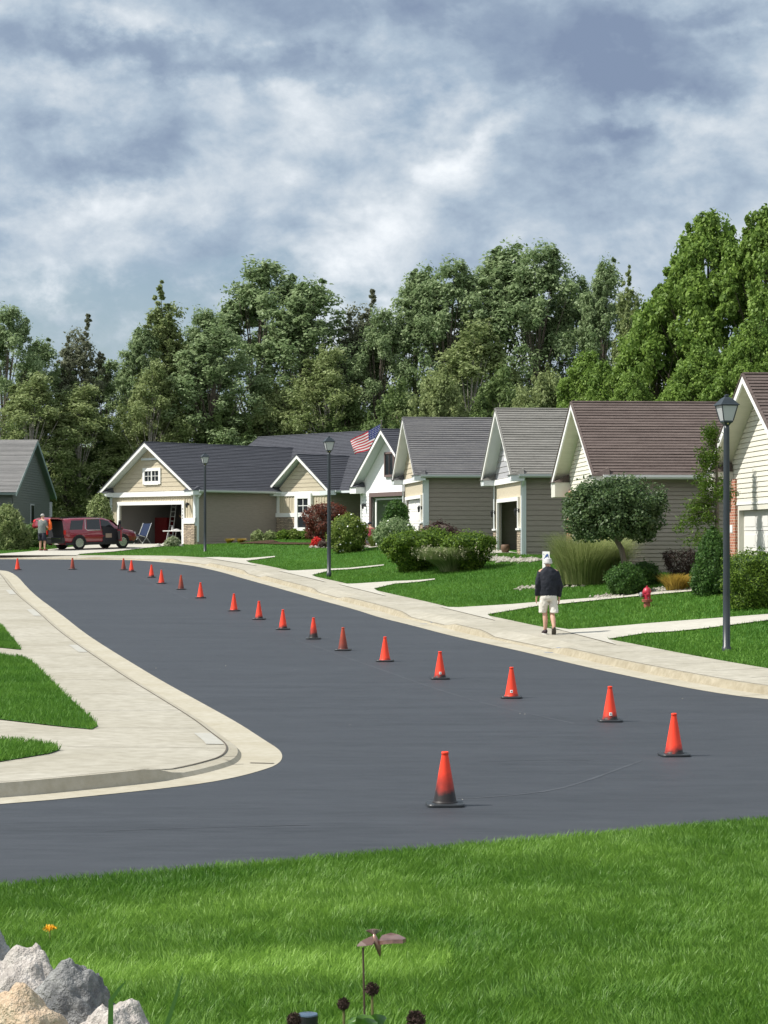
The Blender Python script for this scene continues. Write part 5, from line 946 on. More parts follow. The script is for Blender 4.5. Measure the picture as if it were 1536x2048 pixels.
def flag():
    Y = 101.5; s = F / Y; X = (763 - CX) / s; z0 = float(G(X, Y)[0]); t = thing('flagpole', 'slim flagpole rising behind the white gable peak', 'flagpole', (X, Y, z0)); zt = (HY - 842) / s + CZ - z0; m = MB(); m.tube([(0, 0, -.2), (0, 0, zt)], [.04, .025], 10); m.build('pole', mat('bronze pole', (.12, .10, .09), .4, .5), t); m = MB(); m.lathe([(.0, -.05), (.05, -.02), (.055, .02), (.0, .06)], 10, (0, 0, zt)); m.build('finial', mat('bronze pole', (.12, .10, .09)), t)
    # corners in pixels: hoist top, hoist bottom, fly bottom, fly top
    hz = lambda x, y: Vector(((x - 763) / s, 0, (HY - y) / s + CZ - z0)); ht, hb, fb, ft = hz(761, 848), hz(757, 893), hz(709, 908), hz(700, 880); nu, nv = 40, 26; m = MB(); V = []
    for j in range(nv + 1):
        for i in range(nu + 1):
            u, v = i / nu, j / nv; p = ht.lerp(hb, v) * (1 - u) + ft.lerp(fb, v) * u; p = p + Vector((0, .75 * u - .05 + .10 * math.sin(u * 9 + v * 3.2) * u ** .5 + .03 * math.sin(u * 21 + v * 6), .045 * math.sin(u * 8 + 1) * u * (1 - .3 * v))); V.append(tuple(p))
    Fs = [(j * (nu + 1) + i, j * (nu + 1) + i + 1, (j + 1) * (nu + 1) + i + 1, (j + 1) * (nu + 1) + i) for j in range(nv) for i in range(nu)]; me = bpy.data.meshes.new('flag'); me.from_pydata(V, [], Fs); me.update(); o = bpy.data.objects.new('flag', me); C.objects.link(o); o.location = (X, Y, z0)
    for q in (mat('flag red', (.55, .025, .05), .7, transl=.25), mat('flag white', (.80, .79, .78), .7, transl=.25), mat('flag blue', (.035, .05, .17), .7, transl=.2)): me.materials.append(q)
    for k, pl in enumerate(me.polygons): i, j = k % nu, k // nu; pl.material_index = 2 if (i < nu * .4 and j < 14) else (0 if (j // 2) % 2 == 0 else 1); pl.use_smooth = True
    tag(o, 'red, white and blue flag streaming left from the pole above the white gable', 'flag')
    st = MB()
    for r_ in range(9):
        for c_ in range(6 if r_ % 2 == 0 else 5):
            u = (.033 + .0667 * c_ + (.033 if r_ % 2 else 0)); v = .055 * (r_ + 1) * .97; i = u * nu; j = v * nv; a = Vector(V[int(j) * (nu + 1) + int(i)]); st.add([(a.x + q * math.cos(k * .628), a.y - .012, a.z + q * math.sin(k * .628)) for k, q in ((n_, .022 if n_ % 2 else .009) for n_ in range(10))], [tuple(range(10))])
    st.build('stars', M_white, o)
flag()
# ------------------------------------------------------------------ people
M_skin = mat('skin', (.50, .29, .21), .55, .3, col2=(.56, .34, .25), nscale=7)
def skinned(name, chains, m, parent=None, sub=2, mb_root=0):
    """continuous body: chains of (point, radius) that share points by position"""
    V = []; R = []; E = []; idx = {}
    def g(p, r):
        k = tuple(round(c, 4) for c in p)
        if k not in idx: idx[k] = len(V); V.append(k); R.append(r)
        return idx[k]
    for ch in chains:
        ids = [g(p, r) for p, r in ch]
        E += [(a, b) for a, b in zip(ids[:-1], ids[1:]) if a != b]
    me = bpy.data.meshes.new(name); me.from_pydata(V, E, []); o = bpy.data.objects.new(name, me); C.objects.link(o); me.materials.append(m)
    md = o.modifiers.new('skin', 'SKIN'); md.use_smooth_shade = True; md.branch_smoothing = .3
    sk = me.skin_vertices[0].data
    for i, r in enumerate(R): sk[i].radius = (r, r) if not isinstance(r, tuple) else r; sk[i].use_root = (i == 0)
    s = o.modifiers.new('sub', 'SUBSURF'); s.levels = s.render_levels = sub
    if parent is not None: o.parent = parent
    return o
def oval(m, rings, n=16, parent=None):
    """rings: (x, y, z, rx, ry)"""
    m.loft([[(x + rx * math.cos(2 * math.pi * i / n), y + ry * math.sin(2 * math.pi * i / n), z) for i in range(n)] for x, y, z, rx, ry in rings]); return m
def hand(w_, d, side, curl=.4):
    """five finger chains from the wrist point w_, direction d (down the forearm); side = +1/-1 for the thumb"""
    w_ = Vector(w_); d = Vector(d).normalized(); fwd = Vector((0, 1, 0)); ac = (fwd - d * fwd.dot(d)).normalized(); nrm = d.cross(ac) * side; palm = w_ + d * .055; ch = [[(tuple(w_), .021), (tuple(palm), .026)]]
    for i, (off, L) in enumerate(((.030, .072), (.011, .080), (-.009, .075), (-.028, .060))):
        k = w_ + d * .088 + ac * off; a = k + d * L * .5 + nrm * L * .16 * curl; b = a + d * L * .4 + nrm * L * .4 * curl; ch.append([(tuple(palm), .026), (tuple(k), .0105), (tuple(a), .009), (tuple(b), .0075)])
    k = w_ + d * .045 + ac * .030; ch.append([(tuple(palm), .026), (tuple(k), .013), (tuple(k + ac * .022 + d * .03 + nrm * .008), .0105), (tuple(k + ac * .026 + d * .055 + nrm * .015), .0085)])
    return ch
def fuse(o, vx=.013, it=5):      # one continuous garment out of its overlapping panels, softened, with folds
    a = o.modifiers.new('remesh', 'REMESH'); a.mode = 'VOXEL'; a.voxel_size = vx; a.use_smooth_shade = True; b = o.modifiers.new('smooth', 'SMOOTH'); b.iterations = it; b.factor = .6
    tx = bpy.data.textures.get('cloth folds') or bpy.data.textures.new('cloth folds', 'CLOUDS'); tx.noise_scale = .13; c = o.modifiers.new('folds', 'DISPLACE'); c.texture = tx; c.strength = .035; c.mid_level = .5; return o
def person_walk():
    p = at(1097, 1269.5); root = thing('person', 'white-haired person in dark jacket, pale shorts and dark sneakers walking away on the sidewalk', 'person', tuple(p + Vector((0, 0, .0))), rad(6)); S = 1.0
    # x right, y forward (away from the camera); left leg planted, right leg trailing with lifted heel
    pel = (0, 0, .86); lh, lk, la, lt = (-.085, 0, .82), (-.075, .03, .46), (-.07, -.0, .09), (-.085, .15, .035); rh, rk, ra, rt = (.085, 0, .82), (.075, -.02, .45), (.075, -.24, .16), (.078, -.16, .045)
    Ls, Le, Lw = (-.185, .03, 1.36), (-.235, -.02, 1.07), (-.245, .05, .82); Rs, Re, Rw = (.185, .03, 1.36), (.245, -.04, 1.07), (.235, .02, .80)
    ch = [[(pel, .13), ((0, .01, 1.05), .13), ((0, .03, 1.25), .14), ((0, .045, 1.38), .085), ((0, .055, 1.44), .052)],
          [((0, .055, 1.44), .052), ((0, .075, 1.50), .06), ((0, .085, 1.57), .085), ((0, .085, 1.62), .075)],
          [(pel, .13), (lh, .095), ((-.08, .015, .64), .078), (lk, .056), ((-.07, -.01, .32), .058), (la, .036), (lt, .030)], [(pel, .13), (rh, .095), ((.08, -.01, .64), .078), (rk, .056), ((.075, -.13, .34), .058), (ra, .036), (rt, .030)],
          [((0, .045, 1.38), .085), (Ls, .045), (Le, .040), (Lw, .026)], [((0, .045, 1.38), .085), (Rs, .045), (Re, .040), (Rw, .026)]]
    ch += hand(Lw, (-.02, .06, -.25), 1); ch += hand(Rw, (.0, .05, -.26), -1); ch.append([((0, .085, 1.57), .085), ((0, .185, 1.555), .014)])
    for sx in (-1, 1): ch.append([((0, .085, 1.57), .085), ((sx * .088, .08, 1.56), .02)])
    skinned('body', ch, M_skin, root)
    m = MB(); n = 14; rg = []
    for t in range(9): a = t / 8; th = a * 1.75; rr = .098 * math.cos(th - .25) if th > .25 else .098; rg.append((0, .070 - (.012 if t < 3 else 0), 1.515 + .13 * math.sin(a * 1.57), .092 * math.sqrt(max(.01, 1 - (a * .98) ** 2.4)), .106 * math.sqrt(max(.01, 1 - (a * .98) ** 2.4))))
    oval(m, rg); m.build('hair', mat('white hair', (.58, .57, .56), .8, .2, col2=(.40, .39, .38), nscale=25), root, smooth=True)
    J = mat('black jacket', (.014, .016, .022), .75, .2, col2=(.022, .025, .034), nscale=9, bump=.4, bscale=9); m = MB()
    oval(m, [(0, .0, .80, .175, .135), (0, .0, .84, .19, .145), (0, .0, .95, .20, .15), (0, .0, 1.08, .205, .155), (0, .015, 1.22, .215, .15), (0, .025, 1.32, .212, .135), (0, .035, 1.385, .180, .115), (0, .045, 1.43, .105, .085), (0, .052, 1.455, .070, .068), (0, .052, 1.46, .05, .05)], 20)
    for sgn, a, b, c in ((-1, Ls, Le, Lw), (1, Rs, Re, Rw)): a = Vector(a); b = Vector(b); c = Vector(c); m.tube([a - Vector((sgn * .07, 0, .03)), a + Vector((-sgn * .005, 0, -.035)), a.lerp(b, .5), b, b.lerp(c, .5), c + (c - b).normalized() * -.015], [.050, .066, .064, .060, .055, .047], 12)
    fuse(m.build('jacket', J, root, smooth=True))
    m = MB(); m.tube([(-.05, .05, 1.435), (0, .0, 1.455), (.05, .05, 1.435)], .012, 8); m.build('collar', mat('maroon collar', (.10, .015, .02), .8), root)
    Sh = mat('cream shorts', (.60, .57, .50), .8, .15, col2=(.66, .63, .57), nscale=6, bump=.5, bscale=8); m = MB(); oval(m, [(0, 0, .90, .165, .13), (0, 0, .84, .185, .145), (0, 0, .78, .19, .15), (0, 0, .73, .17, .13), (0, .0, .72, .10, .10)], 18)
    for sx, k in ((-1, .02), (1, -.02)): oval(m, [(sx * .085, 0, .80, .095, .125), (sx * .098, k * .5, .68, .092, .12), (sx * .104, k * 2, .56, .092, .115), (sx * .108, k * 3, .475, .094, .115), (sx * .108, k * 3, .47, .085, .10)], 14)
    fuse(m.build('shorts', Sh, root, smooth=True), .010, 2)
    Bk = mat('dark sneaker', (.03, .018, .022), .6, .3); So = mat('sole', (.55, .54, .50), .7); Sd = mat('worn dark sole', (.06, .055, .045), .8)
    m = MB(); m.tube([(-.07, -.075, .055), (-.07, -.02, .075), (-.075, .06, .062), (-.085, .15, .045), (-.09, .20, .035)], [.035, .05, .046, .042, .02], 10, .9); o = m.build('sneaker', Bk, root, smooth=True); m = MB(); m.loft([[(-.072 + .05 * math.cos(a) - .012 * math.sin(a), .06 + .145 * math.sin(a), z) for a in [2 * math.pi * i / 14 for i in range(14)]] for z in (.0, .032)]); m.build('sole', So, o)
    Mx = Matrix.Translation((.078, -.235, .12)) @ Matrix.Rotation(rad(-62), 4, 'X'); m = MB(); m.tube([Mx @ Vector(q) for q in ((0, -.05, .03), (0, .0, .055), (0, .08, .05), (0, .16, .03), (0, .2, .02))], [.035, .048, .045, .040, .02], 10, .9); o = m.build('sneaker', Bk, root, smooth=True); m = MB(); m.loft([[Mx @ Vector((.047 * math.cos(a), .075 + .14 * math.sin(a), z)) for a in [2 * math.pi * i / 14 for i in range(14)]] for z in (-.022, .006)]); m.build('sole', Sd, o)
person_walk()
def person_stand():
    Y = 97.5; s = F / Y; X = (84 - CX) / s; z0 = CZ - (1107 - HY) / s; root = thing('person', 'person in grey t-shirt and dark shorts standing at the open tailgate of the red car', 'person', (X, Y, float(G(X, Y)[0]) + .03), rad(-35)); S = 1.02; root.scale = (S, S, S)
    ch = [[((0, 0, .92), .14), ((0, 0, 1.12), .14), ((0, .01, 1.32), .15), ((0, .02, 1.46), .08), ((0, .03, 1.52), .055)], [((0, .03, 1.52), .055), ((0, .04, 1.60), .07), ((0, .05, 1.68), .09), ((0, .05, 1.73), .07)],
          [((0, 0, .92), .14), ((-.1, 0, .88), .1), ((-.11, .01, .48), .06), ((-.12, -.0, .09), .038), ((-.13, .14, .035), .032)], [((0, 0, .92), .14), ((.1, 0, .88), .1), ((.13, .05, .48), .06), ((.15, .03, .09), .038), ((.17, .17, .035), .032)],
          [((0, .02, 1.46), .08), ((-.2, .02, 1.43), .065), ((-.25, .08, 1.14), .045), ((-.2, .30, 1.05), .03)], [((0, .02, 1.46), .08), ((.2, .02, 1.43), .065), ((.27, .06, 1.14), .045), ((.25, .30, 1.08), .03)]]
    ch += hand((-.2, .30, 1.05), (.05, 1, -.1), 1); ch += hand((.25, .30, 1.08), (0, 1, -.1), -1)
    for sx in (-1, 1): ch.append([((0, .05, 1.68), .09), ((sx * .09, .045, 1.665), .02)])
    ch.append([((0, .05, 1.68), .09), ((0, .15, 1.665), .015)]); skinned('body', ch, M_skin, root)
    m = MB(); oval(m, [(0, .04, 1.66, .094, .1), (0, .035, 1.72, .092, .098), (0, .04, 1.765, .06, .07), (0, .04, 1.785, .02, .02)]); m.build('hair', mat('grey hair', (.42, .40, .38), .8), root, smooth=True)
    m = MB(); oval(m, [(0, 0, .84, .2, .16), (0, 0, 1.0, .205, .165), (0, 0, 1.2, .215, .16), (0, .01, 1.36, .22, .14), (0, .02, 1.46, .15, .1), (0, .03, 1.5, .075, .07)], 18)
    for sx in (-1, 1): m.tube([(sx * .15, .02, 1.45), (sx * .215, .03, 1.38), (sx * .25, .06, 1.2)], [.08, .08, .075], 10)
    fuse(m.build('t_shirt', mat('grey shirt', (.15, .17, .165), .8, bump=.4), root, smooth=True))
    m = MB(); oval(m, [(0, 0, .95, .18, .15), (0, 0, .85, .195, .16), (0, 0, .72, .19, .15)], 16)
    for sx in (-1, 1): oval(m, [(sx * .1, .0, .86, .11, .13), (sx * .12, .02, .6, .115, .125), (sx * .125, .03, .48, .12, .125)], 12)
    m.build('shorts', mat('navy shorts', (.02, .022, .035), .8), root, smooth=True)
    for x, y in ((-.125, .05), (.16, .08)): m = MB(); m.tube([(x, y - .1, .05), (x, y, .065), (x, y + .13, .035)], [.04, .05, .03], 8); m.build('shoe', mat('reddish shoe', (.20, .06, .04), .6), root, smooth=True)
    m = MB(); m.loft([[(.30 + rx * math.cos(2 * math.pi * i / 12), .22 + rx * .6 * math.sin(2 * math.pi * i / 12), z) for i in range(12)] for z, rx in ((1.02, .05), (1.06, .11), (1.2, .14), (1.38, .12), (1.5, .05), (1.56, .02))])
    o = m.build('bag', mat('orange fabric', (.75, .12, .02), .6), None, smooth=True); o.matrix_world = Matrix.Translation(root.location) @ Matrix.Rotation(rad(-35), 4, 'Z'); tag(o, 'orange bag held beside the grey t-shirt person', 'bag')
person_stand()
def person_sit():
    p = at(744, 1082); Y = 87.5; s = F / Y; X = (742 - CX) / s; root = thing('person', 'person in magenta top and dark cap sitting low in the flower bed', 'person', (X, Y, float(G(X, Y)[0])), rad(35)); S = .93; root.scale = (S, S, S)
    ch = [[((0, 0, .28), .13), ((0, -.04, .48), .13), ((0, -.02, .66), .13), ((0, .02, .76), .07), ((0, .05, .81), .05)], [((0, .05, .81), .05), ((0, .09, .88), .07), ((0, .1, .95), .085), ((0, .1, 1.0), .07)],
          [((0, 0, .28), .13), ((-.1, .05, .26), .09), ((-.14, .42, .36), .062), ((-.15, .72, .08), .04), ((-.16, .84, .05), .03)], [((0, 0, .28), .13), ((.1, .05, .26), .09), ((.12, .42, .3), .062), ((.12, .8, .07), .04), ((.12, .9, .06), .03)],
          [((0, .02, .76), .07), ((-.18, .02, .73), .06), ((-.24, .16, .5), .042), ((-.15, .36, .46), .028)], [((0, .02, .76), .07), ((.18, .02, .73), .06), ((.25, .16, .5), .042), ((.16, .38, .42), .028)]]
    ch += hand((-.15, .36, .46), (.2, 1, -.3), 1); ch += hand((.16, .38, .42), (-.2, 1, -.3), -1); ch.append([((0, .1, .95), .085), ((0, .2, .935), .015)]); skinned('body', ch, M_skin, root)
    m = MB(); oval(m, [(0, -.02, .2, .16, .15), (0, -.04, .4, .17, .15), (0, -.03, .6, .19, .14), (0, .0, .72, .17, .11), (0, .03, .79, .07, .07)])
    for sx in (-1, 1): m.tube([(sx * .13, .02, .73), (sx * .2, .05, .68), (sx * .245, .15, .52)], [.07, .068, .055], 10)
    m.build('top', mat('magenta top', (.32, .035, .075), .8, bump=.3), root, smooth=True); m = MB(); oval(m, [(0, .1, .95, .098, .105), (0, .1, 1.01, .09, .095), (0, .1, 1.05, .03, .03)]); m.prism([(-.07, .18, .96), (.07, .18, .96), (.05, .29, .945), (-.05, .29, .945)], (0, 0, .012)); m.build('cap', mat('navy cap', (.025, .035, .055), .8), root, smooth=True)
    m = MB(); [m.tube([(sx * .09, .02, .25), (sx * .13, .42, .34), (sx * .135, .6, .22)], [.1, .078, .06], 10) for sx in (-1, 1)]; m.build('trousers', mat('grey trousers', (.10, .10, .12), .8), root, smooth=True)
    for sx, yy in ((-.155, .78), (.12, .86)): m = MB(); m.tube([(sx, yy - .05, .06), (sx, yy + .03, .1), (sx, yy + .07, .2)], [.045, .045, .025], 8); m.build('shoe', M_white, root, smooth=True)
    m = MB(); m.box(-.2, .2, -.18, .12, 0, .16); o = m.build('garden_stool', mat('stool', (.07, .07, .08)), None, bevel=.02); o.matrix_world = Matrix.Translation(root.location) @ Matrix.Rotation(rad(35), 4, 'Z'); tag(o, 'low dark kneeling stool under the sitting person', 'stool')
person_sit()
# ------------------------------------------------------------------ red car
def car():
    Pm = mat('maroon car paint', (.21, .012, .028), .22, .6, coat=1.0, col2=(.23, .014, .032), nscale=2); Bk = mat('black car trim', (.018, .018, .02), .5, .4); Gl = mat('tinted car glass', (.012, .014, .016), .05, .8); Cr = mat('chrome', (.75, .75, .76), .12, .8, metal=1); Tr = mat('tyre', (.02, .02, .021), .8, .2); Al = mat('alloy', (.55, .55, .56), .25, .6, metal=.9)
    hd = rad(40); rw = Vector(at(157, 1101)); root = thing('car', 'dark red SUV parked on the driveway with open tailgate and open front door', 'car'); fx, fy = math.cos(hd), math.sin(hd)
    # local frame: x forward from rear bumper, y left, z up; rear right wheel contact at (1.02, -.86)
    ox = rw.x - (fx * 1.02 + fy * .86); oy = rw.y - (fy * 1.02 - fx * .86); root.scale = (.88, .88, .88); ox = rw.x - .88 * (fx * 1.02 + fy * .86); oy = rw.y - .88 * (fy * 1.02 - fx * .86); root.location = (ox, oy, rw.z + .03); root.rotation_euler = (0, -math.atan2(float(G(ox + fx * 4.5, oy + fy * 4.5)[0] - G(ox, oy)[0]), 4.5) , hd)
    def sec(x, hw, zb, zs, zbelt, hwr, zt):
        pts = [(0, zb), (hw * .86, zb), (hw * .97, zb + .12), (hw, zs), (hw * .985, (zs + zbelt) / 2), (hw * .955, zbelt), (hwr, zbelt + (zt - zbelt) * .86), (hwr * .86, zt), (0, zt + .015)]; return [(x, -y, z) for y, z in pts] + [(x, y, z) for y, z in pts[-2:0:-1]]
    st = [(.08, .90, .40, .72, 1.12, .76, 1.66), (.3, .94, .28, .72, 1.12, .775, 1.72), (.9, .965, .26, .72, 1.10, .79, 1.755), (1.8, .97, .25, .72, 1.08, .80, 1.765), (2.7, .97, .25, .72, 1.06, .79, 1.745), (3.15, .97, .25, .72, 1.05, .75, 1.64), (3.6, .965, .25, .72, 1.05, .78, 1.34), (3.85, .96, .25, .72, 1.04, .86, 1.13), (4.3, .95, .26, .72, 1.0, .80, 1.06), (4.7, .92, .28, .7, .93, .74, .98), (4.92, .80, .34, .62, .80, .6, .84)]
    m = MB(); R = [sec(*q) for q in st]; m.loft(R, cap=False); m.poly(R[-1]); m.build('body', Pm, root, smooth=True, angle=1)
    m = MB()   # cargo opening: dark sheet painted for the shade inside, plus a floor
    m.quad((.10, -.74, 1.62), (.10, .74, 1.62), (.10, .86, .74), (.10, -.86, .74)); m.box(.09, .6, -.8, .8, .70, .74); m.build('cargo_shade_sheet', M_dark, root)
    m = MB(); m.box(-.04, .16, -.90, .90, .36, .72); m.build('rear_bumper', Bk, root, bevel=.05); m = MB(); m.box(-.055, -.04, -.7, .7, .62, .65); m.build('bumper_trim', Cr, root)
    m = MB(); m.box(.15, 4.6, -.985, -.93, .24, .40); m.build('sill_trim', Bk, root); m = MB(); m.box(.15, 4.6, .93, .985, .24, .40); m.build('sill_trim', Bk, root)
    def side(x, t, zz=0):   # point on the right glasshouse plane
        zb_, hb = 1.07, .962 * .955; zt_ = 1.66; hr = .79; return Vector((x, -(hb + (hr - hb) * t) - .012 - zz, zb_ + (zt_ - zb_) * t))
    for nm, P in (('rear_quarter_window', [(.45, .08), (1.25, .08), (1.42, .96), (.62, .94)]), ('rear_door_window', [(1.55, .08), (2.45, .05), (2.45, 1.0), (1.62, .98)]), ('front_door_window', [(2.53, .05), (3.42, .03), (3.02, .86), (2.53, 1.0)])):
        m = MB(); q = [side(x, t) for x, t in P]; m.prism(q, (0, .01, 0)); w_ = m.build(nm, Gl, root)
        for mir in (1,): m = MB(); q2 = [Vector((v.x, -v.y, v.z)) for v in q]; m.prism(q2, (0, -.01, 0)); m.build(nm, Gl, root)
    m = MB(); pts = [side(3.45, -.02, .006), side(1.56, .0, .006), side(1.46, .15, .006), side(1.52, 1.05, .006), side(2.5, 1.08, .006)]; m.tube(pts, .016, 6); m.build('window_chrome', Cr, root)
    m = MB(); m.quad((3.30, -.70, 1.61), (3.30, .70, 1.61), (3.84, .80, 1.15), (3.84, -.80, 1.15)); m.v = [(x + .02, y, z + .03) for x, y, z in m.v]; m.build('windscreen', Gl, root)
    for sy in (-1, 1):
        m = MB(); m.box(.05, .16, sy * .93 - .06, sy * .93 + .03, .86, 1.10); m.build('taillight', mat('taillight red', (.5, .02, .02), .2, .6), root); m = MB(); m.tube([(.5, sy * .72, 1.80), (1.5, sy * .73, 1.825), (2.9, sy * .72, 1.79)], .018, 6); m.build('roof_rail', Bk, root)
        m = MB(); m.box(4.66, 4.86, sy * .72 - .12, sy * .72 + .12, .78, .90); m.build('headlight', mat('headlight', (.7, .7, .7), .1, .7), root, bevel=.03)
    m = MB(); m.box(4.86, 4.96, -.55, .55, .5, .8); m.build('grille', Bk, root); m = MB(); m.box(4.7, 4.97, -.85, .85, .28, .46); m.build('front_bumper', Bk, root, bevel=.04)
    for wx in (1.02, 3.88):
        for sy in (-1, 1):
            Rm = Matrix.Translation((wx, sy * .90, .375)) @ Matrix.Rotation(rad(90 * sy), 4, 'X')
            m = MB(); m.lathe([(.26, -.11), (.34, -.125), (.375, -.09), (.38, .0), (.375, .09), (.34, .125), (.26, .11)], 28, (0, 0, 0), Rm); wl = m.build('wheel', Tr, root, smooth=True)
            m = MB(); m.lathe([(.0, -.085), (.255, -.085), (.255, -.11), (.235, -.11), (.235, -.095), (.0, -.095)], 28, (0, 0, 0), Matrix.Translation((wx, sy * .90, .375)) @ Matrix.Rotation(rad(90 * sy), 4, 'X') @ Matrix.Scale(-1, 4, (0, 0, 1))); m.build('wheel_well', Bk, wl)
            m = MB(); 
            for k in range(5):
                for dd in (-.16, .16): a = k * 1.2566 + dd; q = Matrix.Translation((wx, sy * (.90 + .105), .375)); m.beam(q @ Vector((math.cos(a * 1.0) * .05, 0, math.sin(a) * .05)), q @ Vector((math.cos(a + dd * .3) * .235, 0, math.sin(a + dd * .3) * .235)), .034, .02, (0, 1, 0))
            m.lathe([(.225, .098), (.252, .098), (.256, .112), (.225, .112)], 28, (0, 0, 0), Matrix.Translation((wx, sy * .90, .375)) @ Matrix.Rotation(rad(-90 * sy), 4, 'X')); m.build('rim', Al, wl)
            m = MB(); rg = []
            for i in range(13): a = math.pi * i / 12; rg.append([(wx + r_ * math.cos(a), sy * y_, .375 + r_ * math.sin(a) * .99) for r_, y_ in ((.40, .93), (.46, .93), (.46, .985), (.40, .985))])
            m.loft(rg); m.build('wheel_arch', Bk, root)
            m = MB(); m.box(wx - .38, wx + .38, sy * .90 - .03, sy * .90 + .062, .26, .50) if False else m.lathe([(.0, .0), (.40, .0), (.40, .01), (0, .01)], 24, (0, 0, 0), Matrix.Translation((wx, sy * .958, .375)) @ Matrix.Rotation(rad(-90 * sy), 4, 'X')); m.build('arch_liner', M_black, root)
    # tailgate, hinged at the roof and raised
    prof = [(.14, 1.73, .72), (-.25, 1.80, .75), (-.62, 1.81, .78), (-.74, 1.76, .82), (-.86, 1.58, .85), (-.94, 1.36, .84), (-.93, 1.30, .80)]
    m = MB(); g = []
    for x, z, hw in prof: g.append([(x - .03 * (1 - k_ * k_), hw * k_, z + .03 * (1 - k_ * k_)) for k_ in (-1, -.6, 0, .6, 1)] + [(x + .06, hw * k_ * .96, z - .07) for k_ in (1, .6, 0, -.6, -1)])
    m.loft(g); tg = m.build('tailgate', Pm, root); m = MB(); m.quad((.06, -.62, 1.785), (.06, .62, 1.785), (-.56, .66, 1.86), (-.56, -.66, 1.86)); m.build('rear_window', Gl, tg)
    def on(t, y, o_=.035): x = -.74 - .2 * t; z = 1.76 - .4 * t; return (x - .03 - o_, y, z + .0 + .01)
    m = MB(); m.quad(on(.35, -.17), on(.35, .17), on(.7, .17), on(.7, -.17)); m.build('license_plate', M_white, tg); m = MB(); m.beam(on(.22, -.5, .04), on(.22, .5, .04), .03, .03); m.build('trim_bar', Cr, tg)
    for sy in (-1, 1): m = MB(); m.quad(on(.1, sy * .58), on(.1, sy * .80), on(.4, sy * .82), on(.4, sy * .62)); m.build('tailgate_light', mat('taillight red', (.5, .02, .02)), tg)
    # open front passenger door
    m = MB(); m.prism([(2.56, -.975, .40), (3.50, -.975, .40), (3.62, -.975, 1.05), (3.3, -.965, 1.16), (2.56, -.955, 1.3)], (0, .02, 0)); m.build('door_shade_panel', M_dark, root)  # dark panel over the closed body side, painted for the shaded door cavity
    m = MB(); m.box(2.75, 3.15, -.99, -.975, .62, .86); m.build('seat', mat('tan seat', (.33, .26, .2), .7), root)
    D = Matrix.Translation((3.58, -.96, 0)) @ Matrix.Rotation(rad(68), 4, 'Z'); m = MB(); m.box(-1.02, 0, -.05, .03, .42, 1.06, D); dr = m.build('front_door', Pm, root, bevel=.02); m = MB(); m.box(-.95, -.06, .03, .05, .5, 1.0, D); m.build('door_lining', Bk, dr)
    m = MB(); [m.beam(D @ Vector(a), D @ Vector(b), .05, .04) for a, b in (((-1.0, 0, 1.05), (-.98, 0, 1.58)), ((-.98, 0, 1.58), (-.45, 0, 1.56)), ((-.45, 0, 1.56), (-.02, 0, 1.08)))]; m.build('window_frame', Bk, dr); m = MB(); m.prism([D @ Vector(q) for q in ((-.98, -.01, 1.06), (-.05, -.01, 1.06), (-.46, -.01, 1.53), (-.96, -.01, 1.55))], (0, .006, 0)); m.build('door_window', Gl, dr)
    m = MB(); m.box(-.1, .06, -.28, -.08, 1.05, 1.2, D); m.build('wing_mirror', Pm, dr, bevel=.03)
car()
# ------------------------------------------------------------------ gear in the tan garage
def h1p(x, y, z=0): q = hp('h1', x, y); return Vector((q[0], q[1], CZ - .38 + z))
t = rad(44)
def local(root_name, label, cat, x, y, rz=0): return thing(root_name, label, cat, tuple(h1p(x, y, 0.0)), t + rad(rz))
r1 = local('folding_table', 'white-topped folding table with clutter just inside the tan garage', 'table', .9, 2.6); m = MB(); m.box(-.35, .35, -.95, .95, .72, .76); m.build('table_top', M_white, r1)
for y in (-.8, .8): 
    for x in (-.28, .28): m = MB(); m.beam((x, y, 0), (x, y * .7, .72), .03, .03); m.build('leg', M_gutter, r1)
for i, (x, y, sx, sz, c, l) in enumerate([(.0, .55, .07, .28, (.75, .75, .75), 'white bottle on the folding table'), (.0, .1, .26, .10, (.6, .6, .6), 'crumpled pale cloth on the folding table'), (-.1, -.55, .10, .14, (.45, .42, .38), 'small grey tub at the right end of the folding table')]):
    o = MB(); q = h1p(.9 + x, 2.6 + y, .76); o.lathe([(sx * .8, 0), (sx, sz * .3), (sx * .8, sz * .7), (sx * .35, sz * .85), (sx * .3, sz)], 10, tuple(q)); tag(o.build(('bottle', 'cloth', 'tub')[i], mat('clutter %d' % i, c, .6, bump=.5), smooth=True), l, ('bottle', 'cloth', 'tub')[i])
r1 = local('folding_chair', 'blue folding camp chair on the garage threshold', 'chair', .0, 4.55, 8); cb = mat('blue canvas', (.010, .024, .07), .8, bump=.3)
m = MB(); m.prism([(-.05, -.3, .42), (-.05, .3, .42), (.28, .3, 1.15), (.28, -.3, 1.15)], (.03, 0, .0)); m.build('backrest', cb, r1); m = MB(); m.prism([(-.05, -.3, .42), (-.05, .3, .42), (-.6, .3, .5), (-.6, -.3, .5)], (0, 0, .025)); m.build('seat', cb, r1)
for y in (-.32, .32):
    m = MB(); m.tube([(.3, y, 1.18), (-.1, y, .4), (-.45, y, .02)], .018, 6); m.build('leg', M_gutter, r1); m = MB(); m.tube([(-.6, y, .5), (-.1, y, .38), (.25, y, .02)], .018, 6); m.build('leg', M_gutter, r1)
r1 = local('canoe', 'tan canoe bow sticking up behind the folding table', 'canoe', 1.6, 2.1, -8); m = MB(); rg = []
